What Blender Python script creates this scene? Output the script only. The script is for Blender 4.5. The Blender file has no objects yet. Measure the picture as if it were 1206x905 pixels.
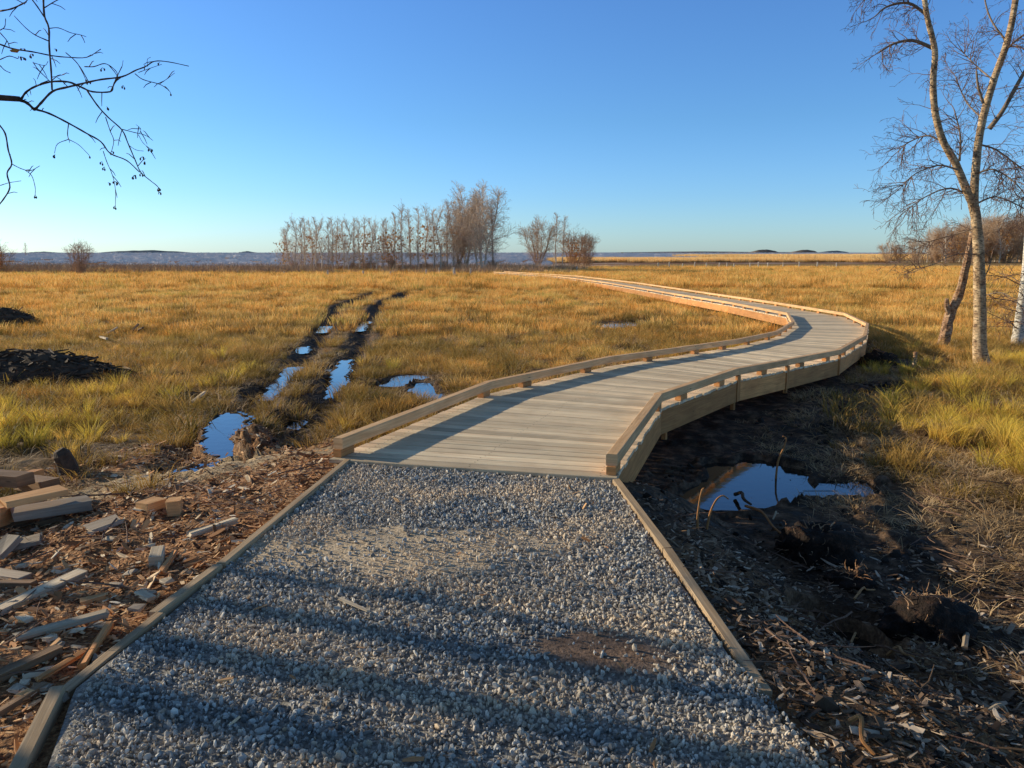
import bpy, math, random
import numpy as np
from mathutils import Vector

random.seed(7); RS = np.random.RandomState(11)
scene = bpy.context.scene
COL = scene.collection
PI = math.pi

# ------------------------------------------------------------------ camera
F, H = 900.0, 1.7                      # focal length in photo pixels, eye height
PITCH = math.atan((452.5 - 298.2) / F)
cam = bpy.data.cameras.new("camera"); camo = bpy.data.objects.new("camera", cam); COL.objects.link(camo)
cam.sensor_width = 36; cam.lens = F / 1206 * 36; cam.clip_end = 30000; cam.clip_start = 0.05
camo.location = (0, 0, H); camo.rotation_euler = (PI / 2 - PITCH, 0, 0)
scene.camera = camo

def ray(u, v):
    x, y = u - 603, -(v - 452.5)
    return (x, F * math.cos(PITCH) + y * math.sin(PITCH), -F * math.sin(PITCH) + y * math.cos(PITCH))
def at_z(u, v, z):
    d = ray(u, v); t = (z - H) / d[2]
    return d[0] * t, d[1] * t
def at_y(u, v, Y):
    d = ray(u, v); t = Y / d[1]
    return Vector((d[0] * t, Y, H + d[2] * t))

# ------------------------------------------------------------------ noise
def h2(ix, iy, s):
    v = np.sin(ix * 127.1 + iy * 311.7 + s * 74.7) * 43758.5453
    return v - np.floor(v)
def vn(x, y, s=0.0):
    x = np.asarray(x, float); y = np.asarray(y, float)
    ix, iy = np.floor(x), np.floor(y); fx, fy = x - ix, y - iy
    fx = fx * fx * (3 - 2 * fx); fy = fy * fy * (3 - 2 * fy)
    a = h2(ix, iy, s); b = h2(ix + 1, iy, s); c = h2(ix, iy + 1, s); d = h2(ix + 1, iy + 1, s)
    return (a + (b - a) * fx) * (1 - fy) + (c + (d - c) * fx) * fy
def fbm(x, y, o=3, s=0.0):
    r = 0; a = .5; n = 0
    for k in range(o):
        r = r + a * vn(np.asarray(x) * 2 ** k + 13.7 * k, np.asarray(y) * 2 ** k + 7.1 * k, s + k); n += a; a *= .5
    return r / n - .5
def ss(a, b, x):
    t = np.clip((np.asarray(x, float) - a) / (b - a), 0, 1)
    return t * t * (3 - 2 * t)
def lerp(a, b, t): return a + (b - a) * t

def seg_dist(x, y, pts):
    """distance to a polyline"""
    best = np.full(np.shape(x), 1e9)
    for (ax, ay), (bx, by) in zip(pts[:-1], pts[1:]):
        dx, dy = bx - ax, by - ay; L = dx * dx + dy * dy
        t = np.clip(((x - ax) * dx + (y - ay) * dy) / L, 0, 1)
        best = np.minimum(best, np.hypot(x - ax - t * dx, y - ay - t * dy))
    return best

# ------------------------------------------------------------------ layout of the place (metres)
KL = [(-1.45, -5), (-1.50, 1.7), (-1.59, 2.3), (-1.77, 2.79), (-1.68, 3.41), (-1.63, 3.89), (-1.37, 6.2)]
KR = [(1.6, -5), (1.25, 1.2), (1.08, 2.2), (0.98, 2.88), (0.80, 5.60)]
def xl(y): return np.interp(y, [p[1] for p in KL], [p[0] for p in KL])
def xr(y): return np.interp(y, [p[1] for p in KR], [p[0] for p in KR])
def yf(x): return 5.83 - .238 * np.asarray(x)
# boardwalk stations: left rail, right rail, deck height
ST = [((-1.48, 6.12), (.74, 5.60), .02), ((-.29, 9.08), (1.62, 8.30), .01), ((1.54, 11.75), (3.11, 10.5), -.04),
      ((2.98, 13.5), (4.30, 11.9), -.11), ((4.55, 15.5), (5.95, 13.85), -.2), ((6.46, 18.6), (8.2, 17.7), -.34),
      ((8.2, 22.3), (10.15, 21.8), -.44), ((9.55, 26.5), (11.5, 26.4), -.5), ((9.35, 33), (11.25, 33.4), -.53),
      ((8.5, 41), (10.5, 41.6), -.55), ((7.0, 56), (9.05, 56.8), -.57), ((4.3, 71.5), (6.2, 72.8), -.57),
      ((-2.1, 88.5), (-.9, 90.6), -.57)]
CENT = [((a[0] + b[0]) / 2, (a[1] + b[1]) / 2) for a, b, z in ST]

RUT_L = [(-3.0, 6.9), (-3.55, 8.8), (-4.3, 13.6), (-4.9, 17.4), (-6.6, 26.5), (-8.6, 38), (-9.4, 52), (-7.2, 66), (-1, 76)]
RUT_R = [(-2.1, 6.9), (-2.55, 8.8), (-3.3, 14.0), (-3.9, 18.5), (-5.3, 27.5), (-6.9, 40), (-7.2, 52), (-5.2, 63), (1, 72)]

def zbase(x, y):
    x = np.asarray(x, float); y = np.asarray(y, float)
    base = lerp(-.6, -1.0, ss(9, 26, y))
    left_rise = .22 * (1 - ss(6.5, 10.5, y)) * ss(-1.5, -3.0, x)
    base = base + left_rise
    dl, dr = xl(y) - x, x - xr(y)
    wr = 1.25 + 2.2 * (1 - ss(2.4, 3.8, y))
    t = np.maximum(ss(0, 3.0, dl), ss(0, 1, dr / wr))
    wy = 1.3 + 1.6 * ss(-.8, -1.6, x)
    t = np.maximum(t, ss(0, 1, (y - yf(x)) / wy))
    z = lerp(-.05, base, t)
    ysh = 122 + 90 * ss(2, 40, x) + 260 * ss(90, 220, x) + 25 * fbm(x / 30, y / 60, 2, 5)
    z = z - 1.1 * ss(ysh - 14, ysh + 16, y) * (1 - ss(-400, -900, x) * 0)
    return z

def ground_at(u, v):
    z = -.6
    for _ in range(12):
        x, y = at_z(u, v, z); z = .5 * z + .5 * float(zbase(x, y))
    return x, y

# puddles: centre px, end px list (polyline), width, name
def G(u, v): return ground_at(u, v)
PUD = []
def pud(px, w, label, drop=.05):
    pts = [G(*p) for p in px]
    if len(pts) == 1: pts = [pts[0], (pts[0][0] + .02, pts[0][1] + .02)]
    mx = sum(p[0] for p in pts) / len(pts); my = sum(p[1] for p in pts) / len(pts)
    wl = float(zbase(mx, my)) - drop
    if PUD and ('long shallow' in label or 'joining' in label): wl = PUD[-1][2] - .004
    PUD.append((pts, w, wl, label))
pud([(222, 548), (252, 538), (284, 534), (258, 527), (268, 512)], .17, 'ragged sky-blue puddle at the near end of the left wheel rut, beside the wood chips')
pud([(296, 531), (304, 527)], .09, 'shallow blue puddle joining the near rut puddle on its right')
pud([(312, 465), (328, 449), (344, 435)], .15, 'long blue puddle halfway along the left wheel rut')
pud([(386, 462), (397, 446), (406, 427)], .15, 'long blue puddle halfway along the right wheel rut')
pud([(381, 435), (379, 434)], .2, 'small blue puddle just left of the long one in the right wheel rut')
pud([(376, 390), (384, 384)], .26, 'small bright puddle far along the left wheel rut')
pud([(420, 388), (430, 378)], .26, 'small bright puddle far along the right wheel rut')
pud([(352, 413), (356, 408)], .16, 'narrow strip of water between the two puddles of the left wheel rut')
pud([(452, 453), (466, 448), (484, 442)], .34, 'wide blue puddle in the grass right of the wheel ruts')
pud([(498, 452), (504, 460), (510, 470)], .27, 'blue puddle in the grass close to the left rail of the boardwalk')
pud([(724, 384), (744, 379)], .6, 'small puddle in the meadow inside the bend of the boardwalk')
pud([(862, 576), (880, 566), (892, 548)], .52, 'large deep blue pool below the right side of the boardwalk', .07)
pud([(905, 574), (950, 571), (1015, 567)], .32, 'long shallow pool with grass blades to the right of the large pool', .07)
pud([(1014, 402), (1024, 403)], .3, 'little puddle at the foot of the outer bend of the boardwalk')
pud([(985, 740), (1008, 752)], .13, 'small dark puddle in the peat between the two uprooted root clumps', .08)
pud([(337, 500), (345, 494)], .12, 'tiny puddle in the mud between the wheel ruts')

def pud_m(p, x, y):
    pts, w, wl, _ = p
    d = seg_dist(x, y, pts)
    return 1 - d / w + 1.6 * fbm(x * 3.6 / (w / .3) ** .5, y * 2.2 / (w / .3) ** .5, 3, wl * 10 + w)

def zt(x, y):
    x = np.asarray(x, float); y = np.asarray(y, float)
    z = zbase(x, y)
    dl, dr = xl(y) - x, x - xr(y)
    on = (np.maximum(dl, dr) < .0) & (y < yf(x))
    out = np.where(on, 0, ss(0, .8, np.maximum(np.maximum(dl, dr), (y - yf(x)))))
    far = ss(12, 40, y)
    n = .16 * fbm(x * 1.3, y * 1.3, 3, 1) + .07 * fbm(x * 5, y * 5, 2, 2) + (.25 * fbm(x * .25, y * .25, 2, 3)) * ss(8, 20, np.hypot(x, y))
    n = n + .26 * (np.abs(fbm(x * 1.1, y * 1.5, 3, 91)) * -1.6 + .12) * ss(8, 11, y) * (1 - ss(26, 45, y)) * ss(.5, 1.6, np.minimum(seg_dist(x, y, RUT_L), seg_dist(x, y, RUT_R)))
    dw = seg_dist(x, y, CENT)
    z = z + n * out * (.35 + .65 * ss(.8, 2.5, dw)) * (1 - .6 * far)
    for R in (RUT_L, RUT_R):
        d = seg_dist(x, y, R)
        z = z - .13 * (1 - ss(.12, .42, d)) * ss(6.5, 8, y) + .05 * np.exp(-((d - .5) / .15) ** 2) * ss(6.5, 8, y)
    n2 = .05 * fbm(x * 3.5, y * 3.5, 3, 77) * out * (1 - far)
    z = z + n2
    ms_ = []
    for p in PUD:
        bx = [q[0] for q in p[0]]; by = [q[1] for q in p[0]]; w = p[1] * 3 + .3
        sel = (x > min(bx) - w) & (x < max(bx) + w) & (y > min(by) - w) & (y < max(by) + w)
        if not np.any(sel): continue
        m = np.where(sel, pud_m(p, x, y), -9); ms_.append((p, m))
        z = np.where(m > -.24, np.maximum(z, p[2] + .012), z)
        z = np.where((m > -1.2) & (m <= -.24), np.minimum(z, p[2] + .022 - .03 * (m + .24)), z)
    for p, m in ms_:
        inn = ss(-.02, .3, m); z = np.where(m > 0, (p[2] + .012) * (1 - inn) + (p[2] - .07) * inn, z)
    # keep the soil below the deck
    under = (dw < 1.3) & (y > 6.6)
    dz = np.interp(y, [c[1] for c in CENT], [s[2] for s in ST])
    z = np.where(under, np.minimum(z, dz - .3), z)
    return z

# ------------------------------------------------------------------ mesh builder
class MB:
    def __init__(s): s.v = []; s.f = []; s.uv = []; s.t = []; s.n = 0
    def add(s, verts, faces, uvs=None, tint=0.0):
        b = s.n; s.v.extend([tuple(p) for p in verts]); s.n += len(verts)
        s.t.extend([tint] * len(verts) if not hasattr(tint, '__len__') else tint)
        for i, f in enumerate(faces):
            s.f.append(tuple(b + k for k in f))
            s.uv.append(uvs[i] if uvs else [(0, 0)] * len(f))
    def box(s, p0, p1, w, h, up=(0, 0, 1), jit=0.0, tint=None, cham=0.0):
        """bar from p0 to p1 (centre line), width w sideways, height h along up"""
        p0, p1 = Vector(p0), Vector(p1); d = p1 - p0; L = d.length; d.normalize()
        up = Vector(up); side = d.cross(up).normalized(); up = side.cross(d).normalized()
        vs = []; c = cham
        prof = [(-w/2 + c, -h/2), (w/2 - c, -h/2), (w/2, -h/2 + c), (w/2, h/2 - c), (w/2 - c, h/2), (-w/2 + c, h/2), (-w/2, h/2 - c), (-w/2, -h/2 + c)] if c else [(-w/2, -h/2), (w/2, -h/2), (w/2, h/2), (-w/2, h/2)]
        n = len(prof); t = random.random() if tint is None else tint
        for e, p in enumerate((p0, p1)):
            for a, b in prof:
                vs.append(p + side * (a + random.uniform(-jit, jit)) + up * (b + random.uniform(-jit, jit)) + d * random.uniform(-jit, jit) * 2)
        fs = [tuple(range(n - 1, -1, -1)), tuple(range(n, 2 * n))]
        o = random.random() * 50
        uvs = [[(o + .02 * a, o + b) for a, b in reversed(prof)], [(o + .02 * a, o + b) for a, b in prof]]
        per = 0
        for i in range(n):
            j = (i + 1) % n; l = math.dist(prof[i], prof[j])
            fs.append((i, j, n + j, n + i)); uvs.append([(o, o + per), (o, o + per + l), (o + L, o + per + l), (o + L, o + per)]); per += l
        s.add(vs, fs, uvs, t)
    def tube(s, pts, rad, n=6, tint=0.0, cap=True, lump=0.0):
        pts = [Vector(p) for p in pts]; m = len(pts)
        prev = None; vs = []; L = 0; ls = []
        for i, p in enumerate(pts):
            t = (pts[min(i + 1, m - 1)] - pts[max(i - 1, 0)])
            if t.length < 1e-9: t = Vector((0, 0, 1))
            t.normalize()
            if prev is None:
                a = t.cross(Vector((0.3, 1, 0.2)));
                if a.length < .1: a = t.cross(Vector((1, 0, 0)))
            else: a = prev - t * prev.dot(t)
            a.normalize(); b = t.cross(a); prev = a
            if i: L += (p - pts[i - 1]).length
            ls.append(L)
            for k in range(n):
                an = 2 * PI * k / n; r = rad[i] * (1 + (random.uniform(-lump, lump) if lump else 0))
                vs.append(p + (a * math.cos(an) + b * math.sin(an)) * r)
        fs = []; uvs = []
        for i in range(m - 1):
            for k in range(n):
                k2 = (k + 1) % n
                fs.append((i * n + k, i * n + k2, (i + 1) * n + k2, (i + 1) * n + k))
                uvs.append([(ls[i], k / n), (ls[i], (k + 1) / n), (ls[i + 1], (k + 1) / n), (ls[i + 1], k / n)])
        if cap:
            fs.append(tuple(range(n - 1, -1, -1))); uvs.append([(0, 0)] * n)
            fs.append(tuple((m - 1) * n + k for k in range(n))); uvs.append([(0, 0)] * n)
        s.add(vs, fs, uvs, tint)
    def build(s, name, mat, parent=None, smooth=False, link=True):
        me = bpy.data.meshes.new(name); me.from_pydata(s.v, [], s.f)
        uvl = me.uv_layers.new(name="uv")
        flat = [c for f in s.uv for c in f]
        uvl.data.foreach_set("uv", np.array(flat, dtype=np.float32).ravel())
        a = me.attributes.new("tint", 'FLOAT', 'POINT'); a.data.foreach_set("value", np.array(s.t, dtype=np.float32))
        if smooth: me.polygons.foreach_set("use_smooth", [True] * len(me.polygons))
        me.materials.append(mat); me.update()
        o = bpy.data.objects.new(name, me)
        if link: COL.objects.link(o)
        if parent: o.parent = parent
        return o

def tag(o, label=None, cat=None, group=None, kind=None):
    if label: o["label"] = label
    if cat: o["category"] = cat
    if group: o["group"] = group
    if kind: o["kind"] = kind
    return o
def empty(name, loc, rz=0):
    o = bpy.data.objects.new(name, None); o.location = loc; o.rotation_euler = (0, 0, rz); o.empty_display_size = .2
    COL.objects.link(o); return o
def copy_tree(o, parent=None):
    c = o.copy(); COL.objects.link(c); c.parent = parent
    for ch in list(o.children): copy_tree(ch, c)
    return c

# ------------------------------------------------------------------ materials
class M:
    def __init__(s, name):
        s.m = bpy.data.materials.new(name); s.m.use_nodes = True; s.nt = s.m.node_tree; s.nt.nodes.clear()
        s.out = s.n('ShaderNodeOutputMaterial'); s.b = s.n('ShaderNodeBsdfPrincipled')
        s.l(s.b.outputs[0], s.out.inputs[0]); s.b.inputs['Specular IOR Level'].default_value = .25
    def n(s, t, **k):
        x = s.nt.nodes.new(t)
        for a, v in k.items(): setattr(x, a, v)
        return x
    def l(s, a, b): s.nt.links.new(a, b)
    def attr(s, name, typ='GEOMETRY'): return s.n('ShaderNodeAttribute', attribute_name=name, attribute_type=typ)
    def pos(s): return s.n('ShaderNodeNewGeometry').outputs['Position']
    def mapv(s, vec, scale=(1, 1, 1), loc=(0, 0, 0)):
        x = s.n('ShaderNodeMapping'); s.l(vec, x.inputs[0]); x.inputs['Scale'].default_value = scale; x.inputs['Location'].default_value = loc
        return x.outputs[0]
    def noise(s, vec, scale, det=3, rough=.55, dist=0):
        x = s.n('ShaderNodeTexNoise'); s.l(vec, x.inputs['Vector']); x.inputs['Scale'].default_value = scale
        x.inputs['Detail'].default_value = det; x.inputs['Roughness'].default_value = rough; x.inputs['Distortion'].default_value = dist
        return x.outputs['Fac']
    def ramp(s, fac, stops, interp='LINEAR'):
        x = s.n('ShaderNodeValToRGB'); s.l(fac, x.inputs[0]); r = x.color_ramp; r.interpolation = interp
        while len(r.elements) < len(stops): r.elements.new(.5)
        for e, (p, c) in zip(r.elements, stops):
            e.position = p; e.color = (c, c, c, 1) if not hasattr(c, '__len__') else (*c, 1)
        return x.outputs[0]
    def mix(s, fac, a, b, mode='MIX'):
        x = s.n('ShaderNodeMix', data_type='RGBA', blend_type=mode)
        for sock, v in ((x.inputs['Factor'], fac), (x.inputs[6], a), (x.inputs[7], b)):
            if hasattr(v, 'links') or hasattr(v, 'is_output'): s.l(v, sock)
            elif hasattr(v, '__len__'): sock.default_value = (*v, 1)
            else: sock.default_value = v
        return x.outputs[2]
    def math(s, op, a, b=0.0):
        x = s.n('ShaderNodeMath', operation=op)
        for i, v in enumerate((a, b)):
            if hasattr(v, 'is_output'): s.l(v, x.inputs[i])
            else: x.inputs[i].default_value = v
        return x.outputs[0]
    def col(s, c):
        if hasattr(c, 'is_output'): s.l(c, s.b.inputs['Base Color'])
        else: s.b.inputs['Base Color'].default_value = (*c, 1)
        return s
    def rough(s, r):
        if hasattr(r, 'is_output'): s.l(r, s.b.inputs['Roughness'])
        else: s.b.inputs['Roughness'].default_value = r
        return s
    def bump(s, h, strength=.5, dist=.01):
        x = s.n('ShaderNodeBump'); x.inputs['Strength'].default_value = strength; x.inputs['Distance'].default_value = dist
        s.l(h, x.inputs['Height']); s.l(x.outputs[0], s.b.inputs['Normal']); return s

def wood(name, dark, light, var=.35, grain=1.0, stain=None):
    m = M(name); uv = m.n('ShaderNodeUVMap', uv_map='uv').outputs[0]
    g = m.noise(m.mapv(uv, (1.3, 38 * grain, 1)), 1.6, 5, .6, .8)
    g2 = m.noise(m.mapv(uv, (1.0, 7, 1)), 1.1, 3, .5, 1.5)
    c = m.ramp(m.math('ADD', m.math('MULTIPLY', g, .6), m.math('MULTIPLY', g2, .4)), [(.32, dark), (.5, [(a + b) / 2 for a, b in zip(dark, light)]), (.66, light)])
    t = m.attr('tint').outputs['Fac']
    c = m.mix(1.0, c, m.ramp(t, [(0, 1 - var), (1, 1 + var * .35)]), 'MULTIPLY')
    blot = m.ramp(m.noise(m.pos(), 3.1, 4), [(.42, 1.08), (.75, .8)])
    c = m.mix(.7, c, blot, 'MULTIPLY')
    # knots
    vor = m.n('ShaderNodeTexVoronoi'); m.l(m.mapv(uv, (2.2, 9, 1)), vor.inputs['Vector']); vor.inputs['Scale'].default_value = 1
    kn = m.ramp(vor.outputs['Distance'], [(.03, 1.0), (.09, 0.0)])
    c = m.mix(m.math('MULTIPLY', kn, .7), c, [a * .35 for a in dark])
    c = m.mix(m.math('LESS_THAN', t, -.5), c, (.06, .045, .035))
    m.col(c).rough(.75).bump(g, .5, .004); return m.m

W_DECK = wood('weathered_deck_wood', (.72, .50, .30), (1.0, .83, .55), .36)
W_RAIL = wood('fresh_rail_wood', (.58, .31, .13), (.92, .59, .30), .25)
W_BEAM = wood('side_beam_wood', (.45, .18, .06), (.80, .39, .135), .35)
W_KERB = wood('kerb_wood', (.36, .23, .12), (.66, .47, .28), .3)
W_ORANGE = wood('orange_offcut_wood', (.50, .23, .08), (.82, .47, .20), .2)
W_PALE = wood('pale_offcut_wood', (.50, .37, .23), (.85, .68, .47), .3)
W_GREY = wood('grey_offcut_wood', (.30, .22, .15), (.55, .44, .32), .3)
W_BROWN = wood('brown_offcut_wood', (.16, .09, .045), (.34, .20, .10), .3)

def bark(name, stops, band=None, sc=1.0):
    m = M(name); uv = m.n('ShaderNodeUVMap', uv_map='uv').outputs[0]
    p = m.pos()
    c = m.ramp(m.noise(p, 7 * sc, 5, .65), stops)
    if band:
        l = m.ramp(m.noise(m.mapv(p, (9, 9, 45)), 1.3 * sc, 3), [(.50, 0.0), (.60, 1.0)])
        c = m.mix(m.math('MULTIPLY', l, .85), c, band)
    m.col(c).rough(.85).bump(m.noise(m.mapv(p, (1, 1, .4)), 40 * sc, 4), .8, .012); return m.m
B_BIRCH = bark('birch_bark', [(.3, (.20, .11, .06)), (.48, (.52, .34, .18)), (.66, (.80, .58, .34))], (.07, .045, .03))
B_WHITE = bark('white_birch_bark', [(.3, (.42, .34, .24)), (.5, (.68, .60, .48)), (.7, (.78, .72, .62))], (.06, .045, .035))
B_SNAG = bark('rough_dead_bark', [(.3, (.20, .09, .045)), (.5, (.45, .25, .13)), (.7, (.62, .46, .31))], (.03, .02, .015))
B_LIMB = bark('limb_bark', [(.3, (.14, .09, .06)), (.6, (.30, .22, .15))])
B_TWIG = bark('twig_bark', [(.3, (.13, .07, .05)), (.7, (.28, .17, .11))])
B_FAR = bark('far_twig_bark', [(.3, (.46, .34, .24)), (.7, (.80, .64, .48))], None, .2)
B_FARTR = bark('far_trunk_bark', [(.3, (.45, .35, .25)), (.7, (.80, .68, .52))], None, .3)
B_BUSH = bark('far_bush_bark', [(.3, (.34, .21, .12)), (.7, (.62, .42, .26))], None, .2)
B_DARK = bark('dark_brush_bark', [(.3, (.035, .022, .014)), (.7, (.15, .10, .065))])
B_LEAF = bark('dry_leaf_brown', [(.3, (.45, .17, .03)), (.7, (.80, .42, .10))], None, .3)

def foliage(name, stops, sc=.35, trans=.35, tall=(0, .5)):
    """grass: colour by large patches of the place plus a per-clump shift, darker at the root"""
    m = M(name); p = m.pos()
    big = m.noise(m.mapv(p, (1, 1, 0)), sc, 4, .6)
    oi = m.n('ShaderNodeObjectInfo').outputs['Random']
    f = m.math('ADD', m.math('ADD', m.math('MULTIPLY', big, .62), m.math('MULTIPLY', m.noise(m.mapv(p, (1, 2.2, 0)), sc * .25, 3, .6), .30)), m.math('MULTIPLY', oi, .2))
    c = m.ramp(f, stops)
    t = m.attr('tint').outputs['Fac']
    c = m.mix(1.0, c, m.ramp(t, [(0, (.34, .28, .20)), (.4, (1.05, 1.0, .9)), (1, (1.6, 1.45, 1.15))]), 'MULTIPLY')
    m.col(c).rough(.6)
    tr = m.n('ShaderNodeBsdfTranslucent'); m.l(c, tr.inputs[0])
    ms = m.n('ShaderNodeMixShader'); ms.inputs[0].default_value = trans
    m.l(m.b.outputs[0], ms.inputs[1]); m.l(tr.outputs[0], ms.inputs[2]); m.l(ms.outputs[0], m.out.inputs[0])
    return m.m
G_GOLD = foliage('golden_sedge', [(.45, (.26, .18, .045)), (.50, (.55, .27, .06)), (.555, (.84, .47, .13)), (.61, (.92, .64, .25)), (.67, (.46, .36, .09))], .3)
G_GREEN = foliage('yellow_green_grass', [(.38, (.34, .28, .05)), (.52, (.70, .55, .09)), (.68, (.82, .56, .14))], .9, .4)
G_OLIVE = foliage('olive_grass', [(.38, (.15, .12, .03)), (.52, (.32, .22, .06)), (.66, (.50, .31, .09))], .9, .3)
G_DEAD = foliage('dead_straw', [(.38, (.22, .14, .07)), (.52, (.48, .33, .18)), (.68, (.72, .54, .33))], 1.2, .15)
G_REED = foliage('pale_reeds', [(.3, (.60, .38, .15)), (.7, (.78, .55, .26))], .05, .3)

# ground
def ground_mat():
    m = M('meadow_soil'); p = m.pos()
    a1 = m.n('ShaderNodeVertexColor', layer_name='mask'); sep = m.n('ShaderNodeSeparateColor'); m.l(a1.outputs[0], sep.inputs[0])
    mud, chip, sand = sep.outputs
    n1 = m.noise(p, .35, 5, .6); n2 = m.noise(p, 6, 5, .65); n3 = m.noise(p, 40, 4, .6)
    meadow = m.ramp(n1, [(.3, (.22, .13, .04)), (.5, (.36, .21, .065)), (.65, (.26, .18, .06))])
    meadow = m.mix(.6, meadow, m.ramp(n2, [(.3, .45), (.7, 1.25)]), 'MULTIPLY')
    sy = m.n('ShaderNodeSeparateXYZ'); m.l(p, sy.inputs[0])
    meadow = m.mix(m.ramp(m.math('MULTIPLY', sy.outputs['Y'], .02), [(.25, 1.0), (.8, 0.0)]), meadow, m.ramp(n2, [(.35, (.05, .032, .016)), (.6, (.22, .135, .06))]))
    mudc = m.ramp(n2, [(.32, (.018, .011, .007)), (.47, (.055, .033, .02)), (.58, (.16, .095, .055)), (.72, (.30, .19, .115))])
    chipc = m.ramp(n3, [(.32, (.08, .04, .02)), (.5, (.34, .17, .075)), (.68, (.65, .38, .18))])
    sandc = m.ramp(n3, [(.3, (.16, .11, .07)), (.5, (.48, .35, .20)), (.7, (.78, .60, .38))])
    c = m.mix(mud, meadow, mudc); c = m.mix(chip, c, chipc); c = m.mix(sand, c, sandc)
    m.col(c)
    wet = m.math('MULTIPLY', mud, m.ramp(n2, [(.36, .35), (.46, .0)]))
    m.rough(m.math('SUBTRACT', .95, wet))
    m.bump(m.math('ADD', m.math('MULTIPLY', n3, .6), n2), .9, .03); return m.m
MAT_GROUND = ground_mat()

# ------------------------------------------------------------------ terrain
def axis(fine0, fine1, step, far0, far1, g):
    a = list(np.arange(fine0, fine1 + 1e-6, step)); s = step; x = a[-1]
    while x < far1: s *= g; x += s; a.append(x)
    b = []; s = step; x = a[0]
    while x > far0: s *= g; x -= s; b.append(x)
    return np.array(b[::-1] + a)
XS = axis(-7.0, 6.5, .05, -7000, 7000, 1.045); YS = axis(1.4, 15, .05, -400, 1500, 1.03)
X, Y = np.meshgrid(XS, YS)
Z = zt(X, Y)
Z = np.where(Y < -10, zbase(X, Y), Z)
nx, ny = len(XS), len(YS)
me = bpy.data.meshes.new('ground')
idx = np.arange(nx * ny).reshape(ny, nx)
q = np.stack([idx[:-1, :-1], idx[:-1, 1:], idx[1:, 1:], idx[1:, :-1]], -1).reshape(-1, 4)
co = np.stack([X, Y, Z], -1).reshape(-1, 3).astype(np.float32)
me.vertices.add(len(co)); me.vertices.foreach_set('co', co.ravel())
me.loops.add(q.size); me.loops.foreach_set('vertex_index', q.ravel().astype(np.int32))
me.polygons.add(len(q)); me.polygons.foreach_set('loop_start', np.arange(0, q.size, 4, dtype=np.int32)); me.polygons.foreach_set('use_smooth', np.ones(len(q), bool))
me.update(calc_edges=True); me.validate()

MUDPOLY = [(1.6, 6.2), (2.3, 8.2), (3.6, 10.4), (5.2, 12.2), (7.0, 14.4), (9.2, 17.6)]   # dug strip along the right side
def mud_mask(x, y):
    d = seg_dist(x, y, MUDPOLY)
    w = 1.3 - .75 * ss(9.5, 13, y) + 1.4 * fbm(x * .9, y * .9, 3, 9)
    m = 1 - ss(w - .8, w + .7, d)
    m = np.maximum(m, (1 - ss(.8, 2.6, np.hypot((x - 2.3) * .9, (y - 5.0) * .75))) )
    for R in (RUT_L, RUT_R):
        d = seg_dist(x, y, R)
        m = np.maximum(m, .92 * (1 - ss(.2, .5, (d + .5 * fbm(x * 2.5, y * 1.5, 2, 4)) / (1 + y / 45))) * ss(6, 7.5, y) * (1 - .3 * ss(40, 70, y)))
    m = np.maximum(m, (1 - ss(.3, 1.0, np.abs(x + 3.1))) * (1 - ss(9.5, 13, y)) * ss(7.0, 8.5, y) * .8)
    for p in PUD: m = np.maximum(m, ss(-.9, -.2, np.where(seg_dist(x, y, p[0]) < 2.5, pud_m(p, x, y), -2)) * .95)
    m = np.maximum(m, (1 - ss(.9, 1.3, seg_dist(x, y, CENT))) * ss(6, 6.6, y))
    return m * ss(-.3, .4, m + fbm(x * 2, y * 2, 3, 8) * .9)
def chip_mask(x, y):
    dl, dr = xl(y) - x, x - xr(y)
    l = (1 - ss(2.0, 3.4, dl + fbm(x, y, 2, 3))) * (dl > -.1) * (1 - ss(7.2, 9.0, y + .8 * fbm(x, y, 2, 6)))
    l = l * (1 - .75 * (1 - ss(.2, .7, seg_dist(x, y, [(-1.55, 6.9), (-2.1, 7.0), (-3.0, 6.7), (-3.6, 6.3)]) + .4 * fbm(x * 2, y * 2, 3, 1))))
    r = (1 - ss(.9, 2.2, dr + fbm(x, y, 2, 3) - 2 * (1 - ss(2.5, 4, y)))) * (dr > -.1) * (1 - ss(3.9, 5.2, y))
    return np.clip(np.maximum(l, r * .7), 0, 1) * (y > -6)
def sand_mask(x, y):
    a = 1 - ss(.5, 1.1, np.hypot((x + .72) / 1.15, (y - 4.34 - .1 * x) / .48) + .8 * fbm(x * 4, y * 4, 3, 2))
    b = 1 - ss(.5, 1.05, np.hypot((x - .38) / .42, (y - 3.08 + .25 * (x - .38)) / .27) + .8 * fbm(x * 4, y * 4, 3, 5))
    return np.clip(a * .9, 0, 1), np.clip(b, 0, 1)
ca = me.color_attributes.new('mask', 'FLOAT_COLOR', 'POINT')
near = (np.abs(X) < 60) & (Y > -8) & (Y < 110)
mk = np.zeros(X.shape + (4,), np.float32); mk[..., 3] = 1
mk[..., 0] = np.where(near, mud_mask(X, Y), 0); mk[..., 1] = np.where(near, chip_mask(X, Y), 0)
# a pale sandy strip of churned soil by the near left corner of the boardwalk
mk[..., 2] = np.where(near, .8 * (1 - ss(.2, .75, seg_dist(X, Y, [(-1.55, 6.9), (-2.1, 7.0), (-3.0, 6.7), (-3.6, 6.3)]) + .4 * fbm(X * 2, Y * 2, 3, 1))), 0)
ca.data.foreach_set('color', mk.reshape(-1))
me.materials.append(MAT_GROUND)
go = bpy.data.objects.new('ground', me); COL.objects.link(go)
tag(go, 'flat wet shore meadow with churned dark mud and wheel ruts', 'ground', kind='structure')

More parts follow.
